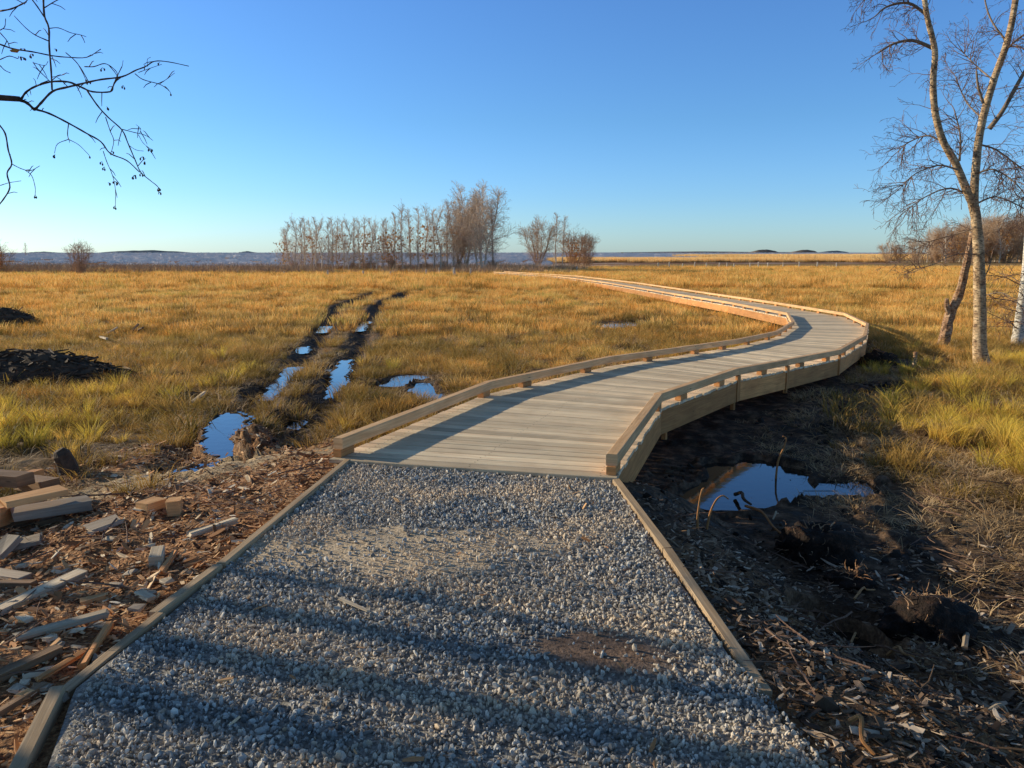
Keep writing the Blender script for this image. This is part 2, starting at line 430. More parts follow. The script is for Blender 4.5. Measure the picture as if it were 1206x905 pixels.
# ------------------------------------------------------------------ water
def water_mat(name, base=(.02, .018, .014), rough=.04, bump=.15):
    m = M(name); m.col(base).rough(rough); m.b.inputs['Specular IOR Level'].default_value = .5; m.b.inputs['IOR'].default_value = 1.33
    m.b.inputs['Coat Weight'].default_value = .5; m.b.inputs['Coat Roughness'].default_value = rough
    m.bump(m.noise(m.pos(), 9, 3), bump, .01); return m.m
MAT_PUD = water_mat('puddle_water')
for p in PUD:
    pts, w, wl, label = p
    bx = [q[0] for q in pts]; by = [q[1] for q in pts]; e = w * 1.9 + .05
    xs = np.arange(min(bx) - e, max(bx) + e, .06); ys = np.arange(min(by) - e, max(by) + e, .06)
    A, B = np.meshgrid(xs, ys); mm = pud_m(p, A, B)
    mb = MB(); ids = {}
    vs = []; fs = []
    for j in range(len(ys) - 1):
        for i in range(len(xs) - 1):
            if mm[j, i] > -.12:
                f = []
                for a, b in ((j, i), (j, i + 1), (j + 1, i + 1), (j + 1, i)):
                    if (a, b) not in ids: ids[(a, b)] = len(vs); vs.append((xs[b], ys[a], wl))
                    f.append(ids[(a, b)])
                fs.append(f)
    mb.add(vs, fs); o = mb.build('puddle', MAT_PUD)
    tag(o, label, 'puddle', kind='structure')

SEA = -1.15
ms = M('brown_sea'); p = ms.pos()
n1 = ms.noise(ms.mapv(p, (.03, .12, 0)), 1.0, 6, .7); n2 = ms.noise(ms.mapv(p, (.006, .02, 0)), 1.0, 4, .6)
c = ms.ramp(n1, [(.40, (.13, .065, .04)), (.48, (.26, .14, .09)), (.55, (.42, .28, .20)), (.61, (.92, .78, .66))])
c = ms.mix(1.0, c, ms.ramp(n2, [(.35, .75), (.65, 1.25)]), 'MULTIPLY')
ms.col(c).rough(.8); ms.b.inputs['Specular IOR Level'].default_value = .0
mb = MB(); ys_ = [60, 120, 200, 400, 1000, 3000, 12000]; xs_ = [-9000, -2000, -400, 0, 400, 2000, 9000]
mb.add([(x, y, SEA) for y in ys_ for x in xs_], [(j * 7 + i, j * 7 + i + 1, j * 7 + i + 8, j * 7 + i + 7) for j in range(6) for i in range(6)])
tag(mb.build('sea', ms.m), 'brown purple choppy sea bay reaching the horizon', 'sea', kind='structure')

# ------------------------------------------------------------------ scattering (stuff only)
def scatter(name, label, cat, protos, P, rot, scl, idx):
    me = bpy.data.meshes.new(name); n = len(P)
    me.vertices.add(n); me.vertices.foreach_set('co', np.asarray(P, np.float32).ravel())
    for nm, typ, key, arr in (('irot', 'FLOAT_VECTOR', 'vector', rot), ('iscl', 'FLOAT_VECTOR', 'vector', scl), ('iidx', 'INT', 'value', idx)):
        a = me.attributes.new(nm, typ, 'POINT'); a.data.foreach_set(key, np.asarray(arr, np.int32 if typ == 'INT' else np.float32).ravel())
    o = bpy.data.objects.new(name, me); COL.objects.link(o)
    ng = bpy.data.node_groups.new(name, 'GeometryNodeTree')
    ng.interface.new_socket('Geometry', in_out='INPUT', socket_type='NodeSocketGeometry')
    ng.interface.new_socket('Geometry', in_out='OUTPUT', socket_type='NodeSocketGeometry')
    N = ng.nodes; gi = N.new('NodeGroupInput'); gq = N.new('NodeGroupOutput'); ip = N.new('GeometryNodeInstanceOnPoints')
    jn = N.new('GeometryNodeJoinGeometry')
    for pr in reversed(protos):
        oi = N.new('GeometryNodeObjectInfo'); oi.inputs['Object'].default_value = pr; oi.inputs['As Instance'].default_value = True
        ng.links.new(oi.outputs['Geometry'], jn.inputs[0])
    def na(nm, t):
        x = N.new('GeometryNodeInputNamedAttribute'); x.data_type = t; x.inputs['Name'].default_value = nm
        return [s for s in x.outputs if s.enabled and s.name == 'Attribute'][0]
    ng.links.new(gi.outputs[0], ip.inputs['Points']); ng.links.new(jn.outputs[0], ip.inputs['Instance'])
    ip.inputs['Pick Instance'].default_value = True
    ng.links.new(na('iidx', 'INT'), ip.inputs['Instance Index'])
    ng.links.new(na('irot', 'FLOAT_VECTOR'), ip.inputs['Rotation']); ng.links.new(na('iscl', 'FLOAT_VECTOR'), ip.inputs['Scale'])
    ng.links.new(ip.outputs[0], gq.inputs[0])
    md = o.modifiers.new('scatter', 'NODES'); md.node_group = ng
    return tag(o, label, cat, kind='stuff')

def clump(n, rad, h0, h1, bend, w, mat, seed, seg=3, droop=0.0):
    r = random.Random(seed); vs = []; fs = []; tt = []
    for _ in range(n):
        a = r.uniform(0, 2 * PI); rr = rad * math.sqrt(r.random()); x, y = rr * math.cos(a), rr * math.sin(a)
        h = r.uniform(h0, h1); az = a + r.uniform(-1.2, 1.2); b = bend * r.uniform(.3, 1.2) * h
        wa = r.uniform(0, PI); wx, wy = math.cos(wa) * w / 2, math.sin(wa) * w / 2
        base = len(vs)
        for k in range(seg + 1):
            t = k / seg; out = b * t ** 1.8; z = h * (t - droop * t ** 3)
            cx, cy = x + math.cos(az) * out, y + math.sin(az) * out
            s_ = 1 - .85 * t
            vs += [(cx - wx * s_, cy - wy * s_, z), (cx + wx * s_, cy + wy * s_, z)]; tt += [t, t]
            if k: q = base + 2 * (k - 1); fs.append((q, q + 1, q + 3, q + 2))
    mb = MB(); mb.add(vs, fs, None, tt); return mb.build('grass_clump', mat, link=False)

def fan_points(y0, y1, dens, k=.82, x_extra=2.0, power=1.0):
    n = int(dens * (y1 ** 2 - y0 ** 2) * k + dens * 2 * x_extra * (y1 - y0))
    y = np.sqrt(RS.uniform(y0 ** 2, y1 ** 2, n)); x = RS.uniform(-1, 1, n) * (y * k + x_extra)
    return x, y
def on_path(x, y):
    g = (y < yf(x) + .2) & (x > xl(y) - .12) & (x < xr(y) + .12)
    b = (seg_dist(x, y, CENT) < 1.18) & (y > 5.4)
    return g | b
def wet(x, y):
    r = np.zeros(np.shape(x), bool)
    for p in PUD:
        d = seg_dist(x, y, p[0]) < 2.5
        r |= d & (np.where(d, pud_m(p, x, y), -2) > -.30)
    return r

# --- meadow grass
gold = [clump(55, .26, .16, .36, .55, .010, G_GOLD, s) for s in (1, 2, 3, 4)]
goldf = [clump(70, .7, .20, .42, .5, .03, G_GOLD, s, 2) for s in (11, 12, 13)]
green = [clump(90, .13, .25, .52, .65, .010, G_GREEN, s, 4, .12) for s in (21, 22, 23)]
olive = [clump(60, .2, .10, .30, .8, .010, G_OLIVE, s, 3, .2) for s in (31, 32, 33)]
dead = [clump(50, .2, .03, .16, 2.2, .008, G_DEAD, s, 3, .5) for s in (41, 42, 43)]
def place(name, label, cat, protos, x, y, s0, s1, zs=(.8, 1.2), keep=None, sink=.02):
    ok = ~on_path(x, y) & ~wet(x, y)
    if keep is not None: ok &= keep(x, y)
    x, y = x[ok], y[ok]; z = zt(x, y) - sink
    ok = z > SEA - .05; x, y, z = x[ok], y[ok], z[ok]; n = len(x)
    s = RS.uniform(s0, s1, n)
    return scatter(name, label, cat, protos, np.stack([x, y, z], -1), np.stack([RS.normal(0, .1, n), RS.normal(0, .1, n), RS.uniform(0, 6.28, n)], -1),
                   np.stack([s, s, s * RS.uniform(*zs, n)], -1), RS.randint(0, len(protos), n))
def rnd(x): return RS.uniform(0, 1, len(x))
def track_zone(x, y):
    d = np.minimum(seg_dist(x, y, RUT_L), seg_dist(x, y, RUT_R)); w = 1.5 + 1.6 * fbm(x * .6, y * .4, 2, 41)
    a = (1 - ss(w - .5, w + .9, d)) * (1 - ss(17, 30, y))
    b = (1 - ss(.6, 2.0, np.abs(x + 1.2 - .3 * (y - 9)))) * (1 - ss(11, 14, y))
    return np.maximum(a, b)
def dens_main(x, y):
    m = mud_mask(x, y); ch = chip_mask(x, y); t = 1 - np.clip(m * 1.15, 0, 1)
    t *= 1 - ch
    t *= .22 + .78 * ss(-.07, .07, fbm(x * 1.3, y * 1.1, 3, 21))
    t *= 1 - .85 * track_zone(x, y)
    t *= lerp(1, .12 + .88 * ss(-.06, .09, fbm(x * .6, y * .6, 3, 22)), 1 - ss(17, 32, y))
    t *= np.where(x > 0, ss(7.5, 11, y), 1)                       # the dug right side is thin near the camera
    return t
x, y = fan_points(7.5, 27, 30)
place('meadow_grass', 'golden brown sedge meadow in the nearer field on both sides of the boardwalk', 'grass', gold + olive[:1], x, y, .38, .78, keep=lambda x, y: rnd(x) < dens_main(x, y) * ss(7, 12, y))
x, y = fan_points(25, 60, 6.5)
place('meadow_grass', 'golden brown sedge meadow across the middle distance', 'grass', goldf + gold[:1], x, y, .55, .85, keep=lambda x, y: rnd(x) < np.maximum(dens_main(x, y), 0))
x, y = fan_points(57, 135, 2.2)
place('meadow_grass', 'dry golden meadow in the far strip before the shore', 'grass', goldf, x, y, .9, 1.5, (.8, 1.3))
# right and left tufts
def green_keep(x, y):
    n = fbm(x * .7, y * .7, 3, 33)
    L = (x < -2.2) * ss(7.3, 9, y) * (1 - ss(13, 20, y)) * ss(-.05, .1, n)
    nearL = (1 - ss(.5, 2.0, np.hypot((x + 5.6) / 2.2, (y - 9.2) / 1.5))) * 1.1 * ss(-.1, .03, n)
    R = ss(3.2, 4.2, x - .10 * (y - 7)) * ss(6.0, 7.2, y + .25 * (x - 4)) * (1 - ss(15, 22, y)) * ss(-.02, .10, n) * 1.3
    return np.maximum(np.maximum(L * .45, nearL * .6), R) * (1 - np.clip(mud_mask(x, y) * 1.2, 0, 1)) * (1 - chip_mask(x, y))
x, y = fan_points(5, 22, 18)
place('grass_tufts', 'tall yellow green grass tufts standing up from the damp ground', 'grass', green + olive[:1], x, y, .38, .85, keep=lambda x, y: rnd(x) < green_keep(x, y) * .75)
x, y = fan_points(4.5, 24, 26)
place('olive_grass', 'short olive brown grass between the tufts and along the ruts', 'grass', olive + dead[:1], x, y, .6, 1.1,
      keep=lambda x, y: rnd(x) < (1 - np.clip(mud_mask(x, y) * 1.1, 0, 1)) * (1 - chip_mask(x, y)) * np.where(x > 0, ss(2.8, 4.6, x) * ss(5.2, 8, y + .4 * x), ss(6.5, 8.5, y)) * (.25 + .75 * ss(-.1, .12, fbm(x, y, 3, 40))) * np.where(x < 0, .45 + .55 * track_zone(x, y), 1))
x, y = fan_points(3, 16, 60)
place('dead_grass', 'flattened pale dead grass in the shade right of the boardwalk', 'grass', dead, x, y, .6, 1.2,
      keep=lambda x, y: (x > 1.6) & (rnd(x) < (1 - np.clip(mud_mask(x, y) * .8, 0, 1)) * ss(1.3, 2.4, x - .12 * y) * ss(3.0, 4.2, y) * ss(-.2, .02, fbm(x * 1.2, y * 1.2, 3, 50))))
x, y = fan_points(6.0, 17, 45)
place('dead_grass', 'matted dead straw on the churned soil around the wheel ruts', 'grass', dead + olive[:1], x, y, .5, 1.0,
      keep=lambda x, y: (x < 1) & (seg_dist(x, y, [(-1.55, 6.9), (-2.1, 7.0), (-3.0, 6.7), (-3.6, 6.3)]) > .45 * rnd(x) + .1) & (rnd(x) < .8 * (1 - .7 * chip_mask(x, y)) * ss(-.05, .1, fbm(x * 1.5, y * 1.5, 3, 60))))
x, y = fan_points(9, 34, 9)
place('dead_grass', 'flattened dead straw between the standing sedge of the meadow', 'grass', dead + olive[:1], x, y, 1.0, 1.8, keep=lambda x, y: rnd(x) < .8 * (1 - mud_mask(x, y)))
x = RS.uniform(-130, 12, 7500); y = RS.uniform(92, 122, 7500)
thick = [clump(60, .8, .4, 1.1, .6, .05, B_BUSH, s, 2) for s in (71, 72)] + [clump(60, .9, .3, .7, .5, .05, G_OLIVE, 73, 2)]
place('shore_thicket', 'rough brown scrub and withered growth along the near shore', 'scrub', thick, x, y, .7, 1.3, keep=lambda x, y: fbm(x / 7, y / 3, 3, 81) > .03 - .12 * ss(104, 116, y))
# reeds on the far shore
reed = [clump(90, 2.2, .9, 1.7, .25, .12, G_REED, s, 2) for s in (61, 62)]
def scat_reed(label, n, fx, z=-1.1, s0=.8, s1=1.2):
    x, y = fx(n); k = len(x); s = RS.uniform(s0, s1, k)
    scatter('reed_bed', label, 'reeds', reed, np.stack([x, y, np.full(k, z)], -1), np.stack([np.zeros(k), np.zeros(k), RS.uniform(0, 6, k)], -1), np.stack([s, s, s], -1), RS.randint(0, 2, k))
def f1(n):
    x = RS.uniform(14, 112, n); y = RS.uniform(232, 300, n) + 20 * fbm(x / 15, x * 0, 2, 3); k = (fbm(x / 14, y / 14, 2, 2) > -.16)
    return x[k], y[k]
scat_reed('pale golden reed bed standing in the shallow water beyond the pools on the right', 2600, f1, s0=.6, s1=.9)
def f2(n):
    x = RS.uniform(95, 460, n); y = 250 + (x - 95) * .55 + RS.uniform(0, 220, n); return x, y
scat_reed('broad golden reed flat at the far right running to the wood', 5200, f2, s0=.9, s1=1.5)

# ------------------------------------------------------------------ gravel path
mg = M('gravel_bed'); p = mg.pos()
va = mg.n('ShaderNodeVertexColor', layer_name='mask'); sep = mg.n('ShaderNodeSeparateColor'); mg.l(va.outputs[0], sep.inputs[0])
n3 = mg.noise(p, 60, 4)
gc = mg.ramp(n3, [(.3, (.14, .13, .115)), (.6, (.42, .39, .34))])
sc_ = mg.ramp(n3, [(.3, (.38, .27, .16)), (.65, (.85, .65, .42))]); dc = mg.ramp(n3, [(.3, (.09, .055, .035)), (.65, (.28, .18, .12))])
mg.col(mg.mix(sep.outputs[1], mg.mix(sep.outputs[0], gc, sc_), dc)).rough(.9).bump(n3, .9, .01)
gy = np.arange(-5, 6.5, .06); rows = []
vs = []; fs = []; nxg = 44
for yy in gy:
    for k in range(nxg):
        t = k / (nxg - 1); xx = float(lerp(xl(yy) + .03, xr(yy) - .03, t)); y2 = min(yy, float(yf(xx)) - .02)
        vs.append((xx, y2, 0))
V = np.array(vs); a_, b_ = sand_mask(V[:, 0], V[:, 1])
def gz(x, y):
    a, b = sand_mask(x, y)
    return -.015 + .02 * fbm(x * 2, y * 2, 3, 70) + .010 * a + .022 * b - .03 * ss(0, .5, 2.2 - y) * 0
V[:, 2] = gz(V[:, 0], V[:, 1])
fs = [(j * nxg + i, j * nxg + i + 1, (j + 1) * nxg + i + 1, (j + 1) * nxg + i) for j in range(len(gy) - 1) for i in range(nxg - 1)]
mb = MB(); mb.add(V.tolist(), fs); gp = mb.build('gravel_path', mg.m, smooth=True)
ca = gp.data.color_attributes.new('mask', 'FLOAT_COLOR', 'POINT'); ca.data.foreach_set('color', np.stack([a_, b_, a_ * 0, a_ * 0 + 1], -1).astype(np.float32).ravel())
tag(gp, 'grey crushed gravel path leading up to the boardwalk', 'path', kind='structure')

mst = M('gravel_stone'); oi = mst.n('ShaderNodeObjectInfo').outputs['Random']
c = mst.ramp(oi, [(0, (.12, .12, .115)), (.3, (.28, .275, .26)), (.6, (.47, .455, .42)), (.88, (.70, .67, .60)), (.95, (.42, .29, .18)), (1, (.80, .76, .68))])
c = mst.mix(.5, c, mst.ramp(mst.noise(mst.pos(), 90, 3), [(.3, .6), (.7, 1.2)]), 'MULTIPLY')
c = mst.mix(mst.ramp(mst.noise(mst.mapv(mst.pos(), (1, 1.6, 0)), 1.1, 4), [(.42, 0.0), (.62, .75)]), c, (.78, .60, .40))  # tan dust in noise patches, also standing in for warm sunlight on the stones
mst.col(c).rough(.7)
def stone(seed, mat, flat=.55):
    r = random.Random(seed); import bmesh
    bm = bmesh.new(); bmesh.ops.create_icosphere(bm, subdivisions=1, radius=1)
    ax = (r.uniform(.9, 1.5), r.uniform(.55, .95), flat * r.uniform(.7, 1.2))
    for v in bm.verts:
        k = r.uniform(.68, 1.18); v.co = Vector((v.co.x * ax[0] * k, v.co.y * ax[1] * k, v.co.z * ax[2] * k))
    me = bpy.data.meshes.new('stone'); bm.to_mesh(me); bm.free(); me.materials.append(mat)
    at = me.attributes.new('tint', 'FLOAT', 'POINT')
    return bpy.data.objects.new('stone', me)
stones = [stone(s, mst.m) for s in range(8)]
n = 105000
y = RS.uniform(1.2, 6.3, n); x = RS.uniform(-1.9, 1.9, n)
sprd = np.where(y < 3.1, .16 * (3.1 - y), 0)
ok = (x > xl(y) + .05) & (x < xr(y) - .04 + sprd * RS.uniform(0, 1.6, n)) & (y < yf(x) - .06)
a_, b_ = sand_mask(x, y); ok &= RS.uniform(0, 1, n) > np.maximum(a_ * (.80 + .2 * ss(-.05, .1, fbm(x * 6, y * 9, 2, 14))), b_ * .93)
x, y = x[ok], y[ok]; k = len(x)
z = np.where(x < xr(y), gz(x, y), zt(x, y)) + RS.uniform(-.004, .014, k)
s = np.clip(RS.lognormal(-4.80, .42, k), .0035, .019)
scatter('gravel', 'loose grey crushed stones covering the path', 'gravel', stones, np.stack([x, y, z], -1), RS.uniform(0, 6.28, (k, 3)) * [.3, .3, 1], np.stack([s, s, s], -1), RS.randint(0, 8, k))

# ------------------------------------------------------------------ wood chips, clods, twigs on the soil
mch = M('wood_chip'); oi = mch.n('ShaderNodeObjectInfo').outputs['Random']
c = mch.ramp(oi, [(0, (.10, .05, .025)), (.25, (.30, .14, .055)), (.55, (.60, .29, .12)), (.8, (.78, .47, .22)), (.92, (.88, .68, .43)), (1, (.90, .76, .56))])
mch.col(c).rough(.8)
mch2 = M('dark_wood_chip'); oi = mch2.n('ShaderNodeObjectInfo').outputs['Random']
mch2.col(mch2.ramp(oi, [(0, (.03, .018, .01)), (.4, (.10, .06, .035)), (.7, (.28, .18, .11)), (.88, (.50, .37, .25)), (1, (.70, .56, .42))])).rough(.7)
def chip(seed, mat):
    r = random.Random(seed); mb = MB(); L = r.uniform(.6, 1.4); w = r.uniform(.18, .45)
    pts = [(-L, -w * r.uniform(.1, 1)), (-L * .2, -w * r.uniform(.7, 1)), (L * .9, -w * r.uniform(.2, .9)), (L, w * r.uniform(.1, .8)), (0, w), (-L * .9, w * r.uniform(.3, .9))]
    c = r.uniform(-.12, .12)
    z = lambda p: c * p[0] ** 2
    vs = [(a, b, z((a, b)) + .05) for a, b in pts] + [(a, b, z((a, b)) - .05) for a, b in pts]
    mb.add(vs, [tuple(range(6)), tuple(range(11, 5, -1))] + [(i, i + 6, (i + 1) % 6 + 6, (i + 1) % 6) for i in range(6)])
    return mb.build('chip', mat, link=False)
chips = [chip(s, mch.m) for s in range(7)]; chipsd = [chip(s + 20, mch2.m) for s in range(7)]
def lay(name, label, cat, protos, x, y, s, dz=.01, tilt=.3):
    k = len(x); z = zt(x, y) + RS.uniform(0, dz, k)
    scatter(name, label, cat, protos, np.stack([x, y, z], -1), np.stack([RS.normal(0, tilt, k), RS.normal(0, tilt, k), RS.uniform(0, 6.28, k)], -1), np.stack([s, s, s], -1), RS.randint(0, len(protos), k))
n = 52000; y = RS.uniform(1.4, 9, n); x = RS.uniform(-7.5, -1.4, n)
ok = (rnd(x) < chip_mask(x, y)) & (x < xl(y) - .03) & (x > -y * .8 - .6); x, y = x[ok], y[ok]
lay('wood_chips', 'orange brown bark and wood chips covering the bank left of the gravel path', 'wood chips', chips, x, y, np.clip(RS.lognormal(-4.15, .55, len(x)), .006, .06), .03)
n = 42000; y = RS.uniform(1.4, 6.2, n); x = RS.uniform(.75, 5, n)
ok = (rnd(x) < np.maximum(chip_mask(x, y) * 1.3, .3 * (1 - ss(5.0, 6.2, y)))) & (x > xr(y) + .05) & (x < y * .8 + .6) & ~wet(x, y); x, y = x[ok], y[ok]
lay('wood_chips', 'dark damp wood chips and bark strewn over the soil right of the gravel path', 'wood chips', chipsd, x, y, np.clip(RS.lognormal(-4.15, .5, len(x)), .007, .05), .03)
mcl = M('peat_clod'); oi = mcl.n('ShaderNodeObjectInfo').outputs['Random']
mcl.col(mcl.ramp(oi, [(0, (.012, .009, .007)), (.6, (.035, .024, .016)), (1, (.10, .06, .035))])).rough(.85)
clods = [stone(s + 50, mcl.m, .8) for s in range(5)]
x, y = fan_points(2.2, 15, 40, .8, .5)
ok = (rnd(x) < mud_mask(x, y) * .7 * ss(-.1, .12, fbm(x * 2, y * 2, 2, 90))) & ~on_path(x, y) & ~wet(x, y); x, y = x[ok], y[ok]
lay('peat_clods', 'dark crumbly clods of dug peat along the boardwalk and ruts', 'soil', clods, x, y, np.clip(RS.lognormal(-3.7, .5, len(x)), .01, .09), .01, .5)
# loose twigs
def twig(seed, mat):
    r = random.Random(seed); mb = MB(); p = Vector((-.5, 0, 0)); pts = [p.copy()]; d = Vector((1, 0, 0))
    for _ in range(5): d += Vector((0, r.uniform(-.3, .3), r.uniform(-.12, .18))); d.normalize(); p = p + d * .2; pts.append(p.copy())
    mb.tube(pts, [.014, .013, .012, .01, .008, .004], 4); q = pts[2]; mb.tube([q, q + Vector((.12, .14, .03)), q + Vector((.2, .3, .05))], [.008, .006, .003], 3)
    return mb.build('twig', mat, link=False)
twigs = [twig(s, B_TWIG) for s in range(3)] + [twig(s + 9, W_BROWN) for s in range(2)]
x, y = fan_points(1.8, 9, 13, .8, .6)
ok = ~on_path(x, y) & ~wet(x, y) & (rnd(x) < np.maximum(chip_mask(x, y), np.where(x > 0, .6, .1))); x, y = x[ok], y[ok]
lay('loose_twigs', 'thin broken twigs lying about on the chips and soil', 'twigs', twigs, x, y, RS.uniform(.12, .55, len(x)), .03, .12)
# fallen leaves and slivers on the gravel
n = 70; y = RS.uniform(1.6, 5.6, n); x = RS.uniform(-1.4, .8, n)
k = n; s = RS.uniform(.01, .03, k); 
scatter('leaf_litter', 'brown leaf and wood scraps lying on the gravel', 'leaf litter', chips, np.stack([x, y, gz(x, y) + .022], -1), np.stack([RS.normal(0, .2, k), RS.normal(0, .2, k), RS.uniform(0, 6.28, k)], -1), np.stack([s, s, s], -1), RS.randint(0, 7, k))
mb = MB(); a = at_z(400, 706, .02); b = at_z(434, 720, .02); mb.box((*a, .025), (*b, .02), .02, .006, jit=.002)
tag(mb.build('wood_sliver', W_PALE), 'pale yellow sliver of wood lying alone on the gravel path', 'wood sliver')

# ------------------------------------------------------------------ kerb boards of the gravel path
def kerb(a, b, label, w=.055):
    mb = MB(); za = -.055
    n = max(1, int(math.dist(a, b) / .5)); pa = Vector((*a, za)); pb = Vector((*b, za - (.04 if b[1] < 2.9 else 0)))
    mb.box(pa, pb, w, .15, jit=.003, cham=.005)
    tag(mb.build('kerb_board', W_KERB), label, 'kerb board')
kerb((-1.36, 6.12), (-1.60, 3.98), 'long timber edging board on the left of the gravel, running up to the boardwalk')
kerb((-1.61, 3.96), (-1.70, 3.40), 'short timber edging board, second up the left side of the gravel, between two board joints')
kerb((-1.67, 3.39), (-1.79, 2.80), 'timber edging board on the left of the gravel just above the bent corner')
kerb((-1.79, 2.77), (-1.44, 1.55), 'nearest left timber edging board angled inward at the bottom of the picture', .05)
kerb((.785, 5.56), (.90, 4.2), 'right timber edging board starting at the end of the boardwalk')
kerb((.90, 4.185), (1.01, 2.80), 'nearest right timber edging board running beside the dark wood chips')

# ------------------------------------------------------------------ boardwalk
bw = empty('boardwalk', (-.4, 5.9, 0)); tag(bw, 'pale timber boardwalk with low edge rails winding across the meadow', 'boardwalk')
bpy.context.view_layer.update()
def bpart(mb, name, mat, par=bw, cham=False):
    o = mb.build(name, mat); o.parent = par
    if par is bw: o.matrix_parent_inverse = bw.matrix_world.inverted()
    return o
def V3(p, z): return Vector((p[0], p[1], z))
def ext(L, R, e):
    """deck edge = rail line pushed out by e"""
    d = (Vector(R) - Vector(L)).normalized(); return tuple(Vector(L) - d * e), tuple(Vector(R) + d * e)
for k in range(len(ST) - 1):
    (l0, r0, z0), (l1, r1, z1) = ST[k], ST[k + 1]
    L0, R0 = ext(l0, r0, .045); L1, R1 = ext(l1, r1, .045)
    n = max(2, int(round((math.dist(L0, L1) + math.dist(R0, R1)) / 2 / .142)))
    mb = MB()
    for i in range(n):
        t0, t1 = (i + .04) / n, (i + .945) / n
        e0, e1 = random.uniform(-.008, .012), random.choice((-.01, 0, 0, .012)) + random.uniform(-.006, .006)
        a0 = V3(L0, z0).lerp(V3(L1, z1), t0); a1 = V3(L0, z0).lerp(V3(L1, z1), t1)
        b0 = V3(R0, z0).lerp(V3(R1, z1), t0); b1 = V3(R0, z0).lerp(V3(R1, z1), t1)
        dd = (b0 - a0).normalized(); dz = Vector((0, 0, random.uniform(-.002, .002)))
        q = [a0 - dd * e0 + dz, b0 + dd * e1 + dz, b1 + dd * e1 + dz, a1 - dd * e0 + dz]
        lo = [v - Vector((0, 0, .032)) for v in q]; L = (b0 - a0).length; w = (a1 - a0).length; o = random.random() * 60
        # small chamfer along the long edges
        up = [q[0].lerp(q[3], .04), q[1].lerp(q[2], .04), q[2].lerp(q[1], .04), q[3].lerp(q[0], .04)]
        mid = [v - Vector((0, 0, .004)) for v in q]
        vs = up + mid + lo
        fs = [(0, 1, 2, 3), (11, 10, 9, 8), (4, 5, 1, 0), (6, 7, 3, 2), (5, 6, 2, 1), (7, 4, 0, 3), (8, 9, 5, 4), (10, 11, 7, 6), (9, 10, 6, 5), (11, 8, 4, 7)]
        uvm = {0: (0, 0), 1: (L, 0), 2: (L, w), 3: (0, w), 4: (0, -.005), 5: (L, -.005), 6: (L, w + .005), 7: (0, w + .005), 8: (0, -.04), 9: (L, -.04), 10: (L, w + .04), 11: (0, w + .04)}
        mb.add(vs, fs, [[(uvm[j][0] + o, uvm[j][1] + o) for j in f] for f in fs], random.random())
        if k < 4:                                   # pairs of screw heads
            for tt_ in (.055, .5, .945):
                for ww in (.25, .75):
                    c_ = up[0].lerp(up[1], tt_).lerp(up[3].lerp(up[2], tt_), ww + random.uniform(-.06, .06)) + dd * random.uniform(-.012, .012) + Vector((0, 0, .0015))
                    mb.add([c_ + Vector((.0055 * math.cos(a * PI / 3), .0055 * math.sin(a * PI / 3), 0)) for a in range(6)], [tuple(range(6))], None, -1.0)
    bpart(mb, 'deck_section', W_DECK)
    for side, (p0, p1, sgn) in enumerate(((l0, l1, 1), (r0, r1, -1))):
        P0, P1 = V3(p0, z0), V3(p1, z1); d = (P1 - P0); Ln = d.length; d.normalize()
        if k == 0: P0 = P0 + d * .08; Ln -= .08
        # rail
        mb = MB(); zo = Vector((0, 0, .115 + .0025 * (k % 2)))
        ov = .03 if k < len(ST) - 2 else 0
        mb.box(P0 + zo - d * (.03 if k else 0), P1 + zo + d * ov, 0.09, .095, cham=.007, tint=random.uniform(.3, 1))
        rail = bpart(mb, 'rail', W_RAIL)
        if k == 0: tag(rail, ('left' if side == 0 else 'right') + ' rail section nearest the gravel path')
        # blocks under the rail
        nb = max(1, int(Ln / 1.25)) if k < 9 else max(1, int(Ln / 3))
        for i in range(nb):
            c = P0 + d * ((i + .5) * Ln / nb if k else (.08 + i * (Ln - .2) / max(1, nb - 1 if nb > 1 else 1)))
            mb = MB(); zz = Vector((0, 0, .034)); mb.box(c + zz - d * .10, c + zz + d * .10, .075, .064, cham=.004)
            bl = mb.build('rail_block', W_BEAM); bl.parent = rail
        # side beam, set in a little under the board ends
        q0, q1 = (L0, L1) if side == 0 else (R0, R1)
        s_in = Vector((0, 0, 0))
        nrm = Vector((d.y, -d.x, 0)) * sgn
        B0, B1 = V3(q0, z0) + nrm * .03, V3(q1, z1) + nrm * .03; hB = .27
        mb = MB(); zz = Vector((0, 0, -.036 - hB / 2))
        mb.box(B0 + zz + d * .002, B1 + zz - d * .002, .05, hB, cham=.003); bpart(mb, 'side_beam', W_BEAM)
        # vertical joint board at each corner
        if k in (2, 3, 4) and side == 1:
            mb = MB(); cpos = V3(q0, z0) - nrm * -.005
            mb.box(cpos + Vector((0, 0, .064)), cpos + Vector((0, 0, -.30)), .10, .04, up=tuple(nrm), cham=.003); bpart(mb, 'corner_post', W_BEAM)
        np_ = max(1, int(Ln / 1.9)) if k < 6 else max(1, int(Ln / 3.4))
        for i in range(np_):
            c = B0.lerp(B1, (i + .35) / np_) + nrm * .32; zg = float(zt(c.x, c.y)) - .1
            mb = MB(); top = c.z - .1
            mb.box((c.x, c.y, zg), (c.x, c.y, top), .055, .055, up=tuple(d)); bpart(mb, 'support_post', W_BEAM)
# front header board under the deck edge
mb = MB(); L0, R0 = ext(ST[0][0], ST[0][1], .06); mb.box(V3(L0, -.09) + Vector((.02, .05, 0)), V3(R0, -.09) + Vector((0, .05, 0)), .05, .14, cham=.003); bpart(mb, 'header_beam', W_KERB)

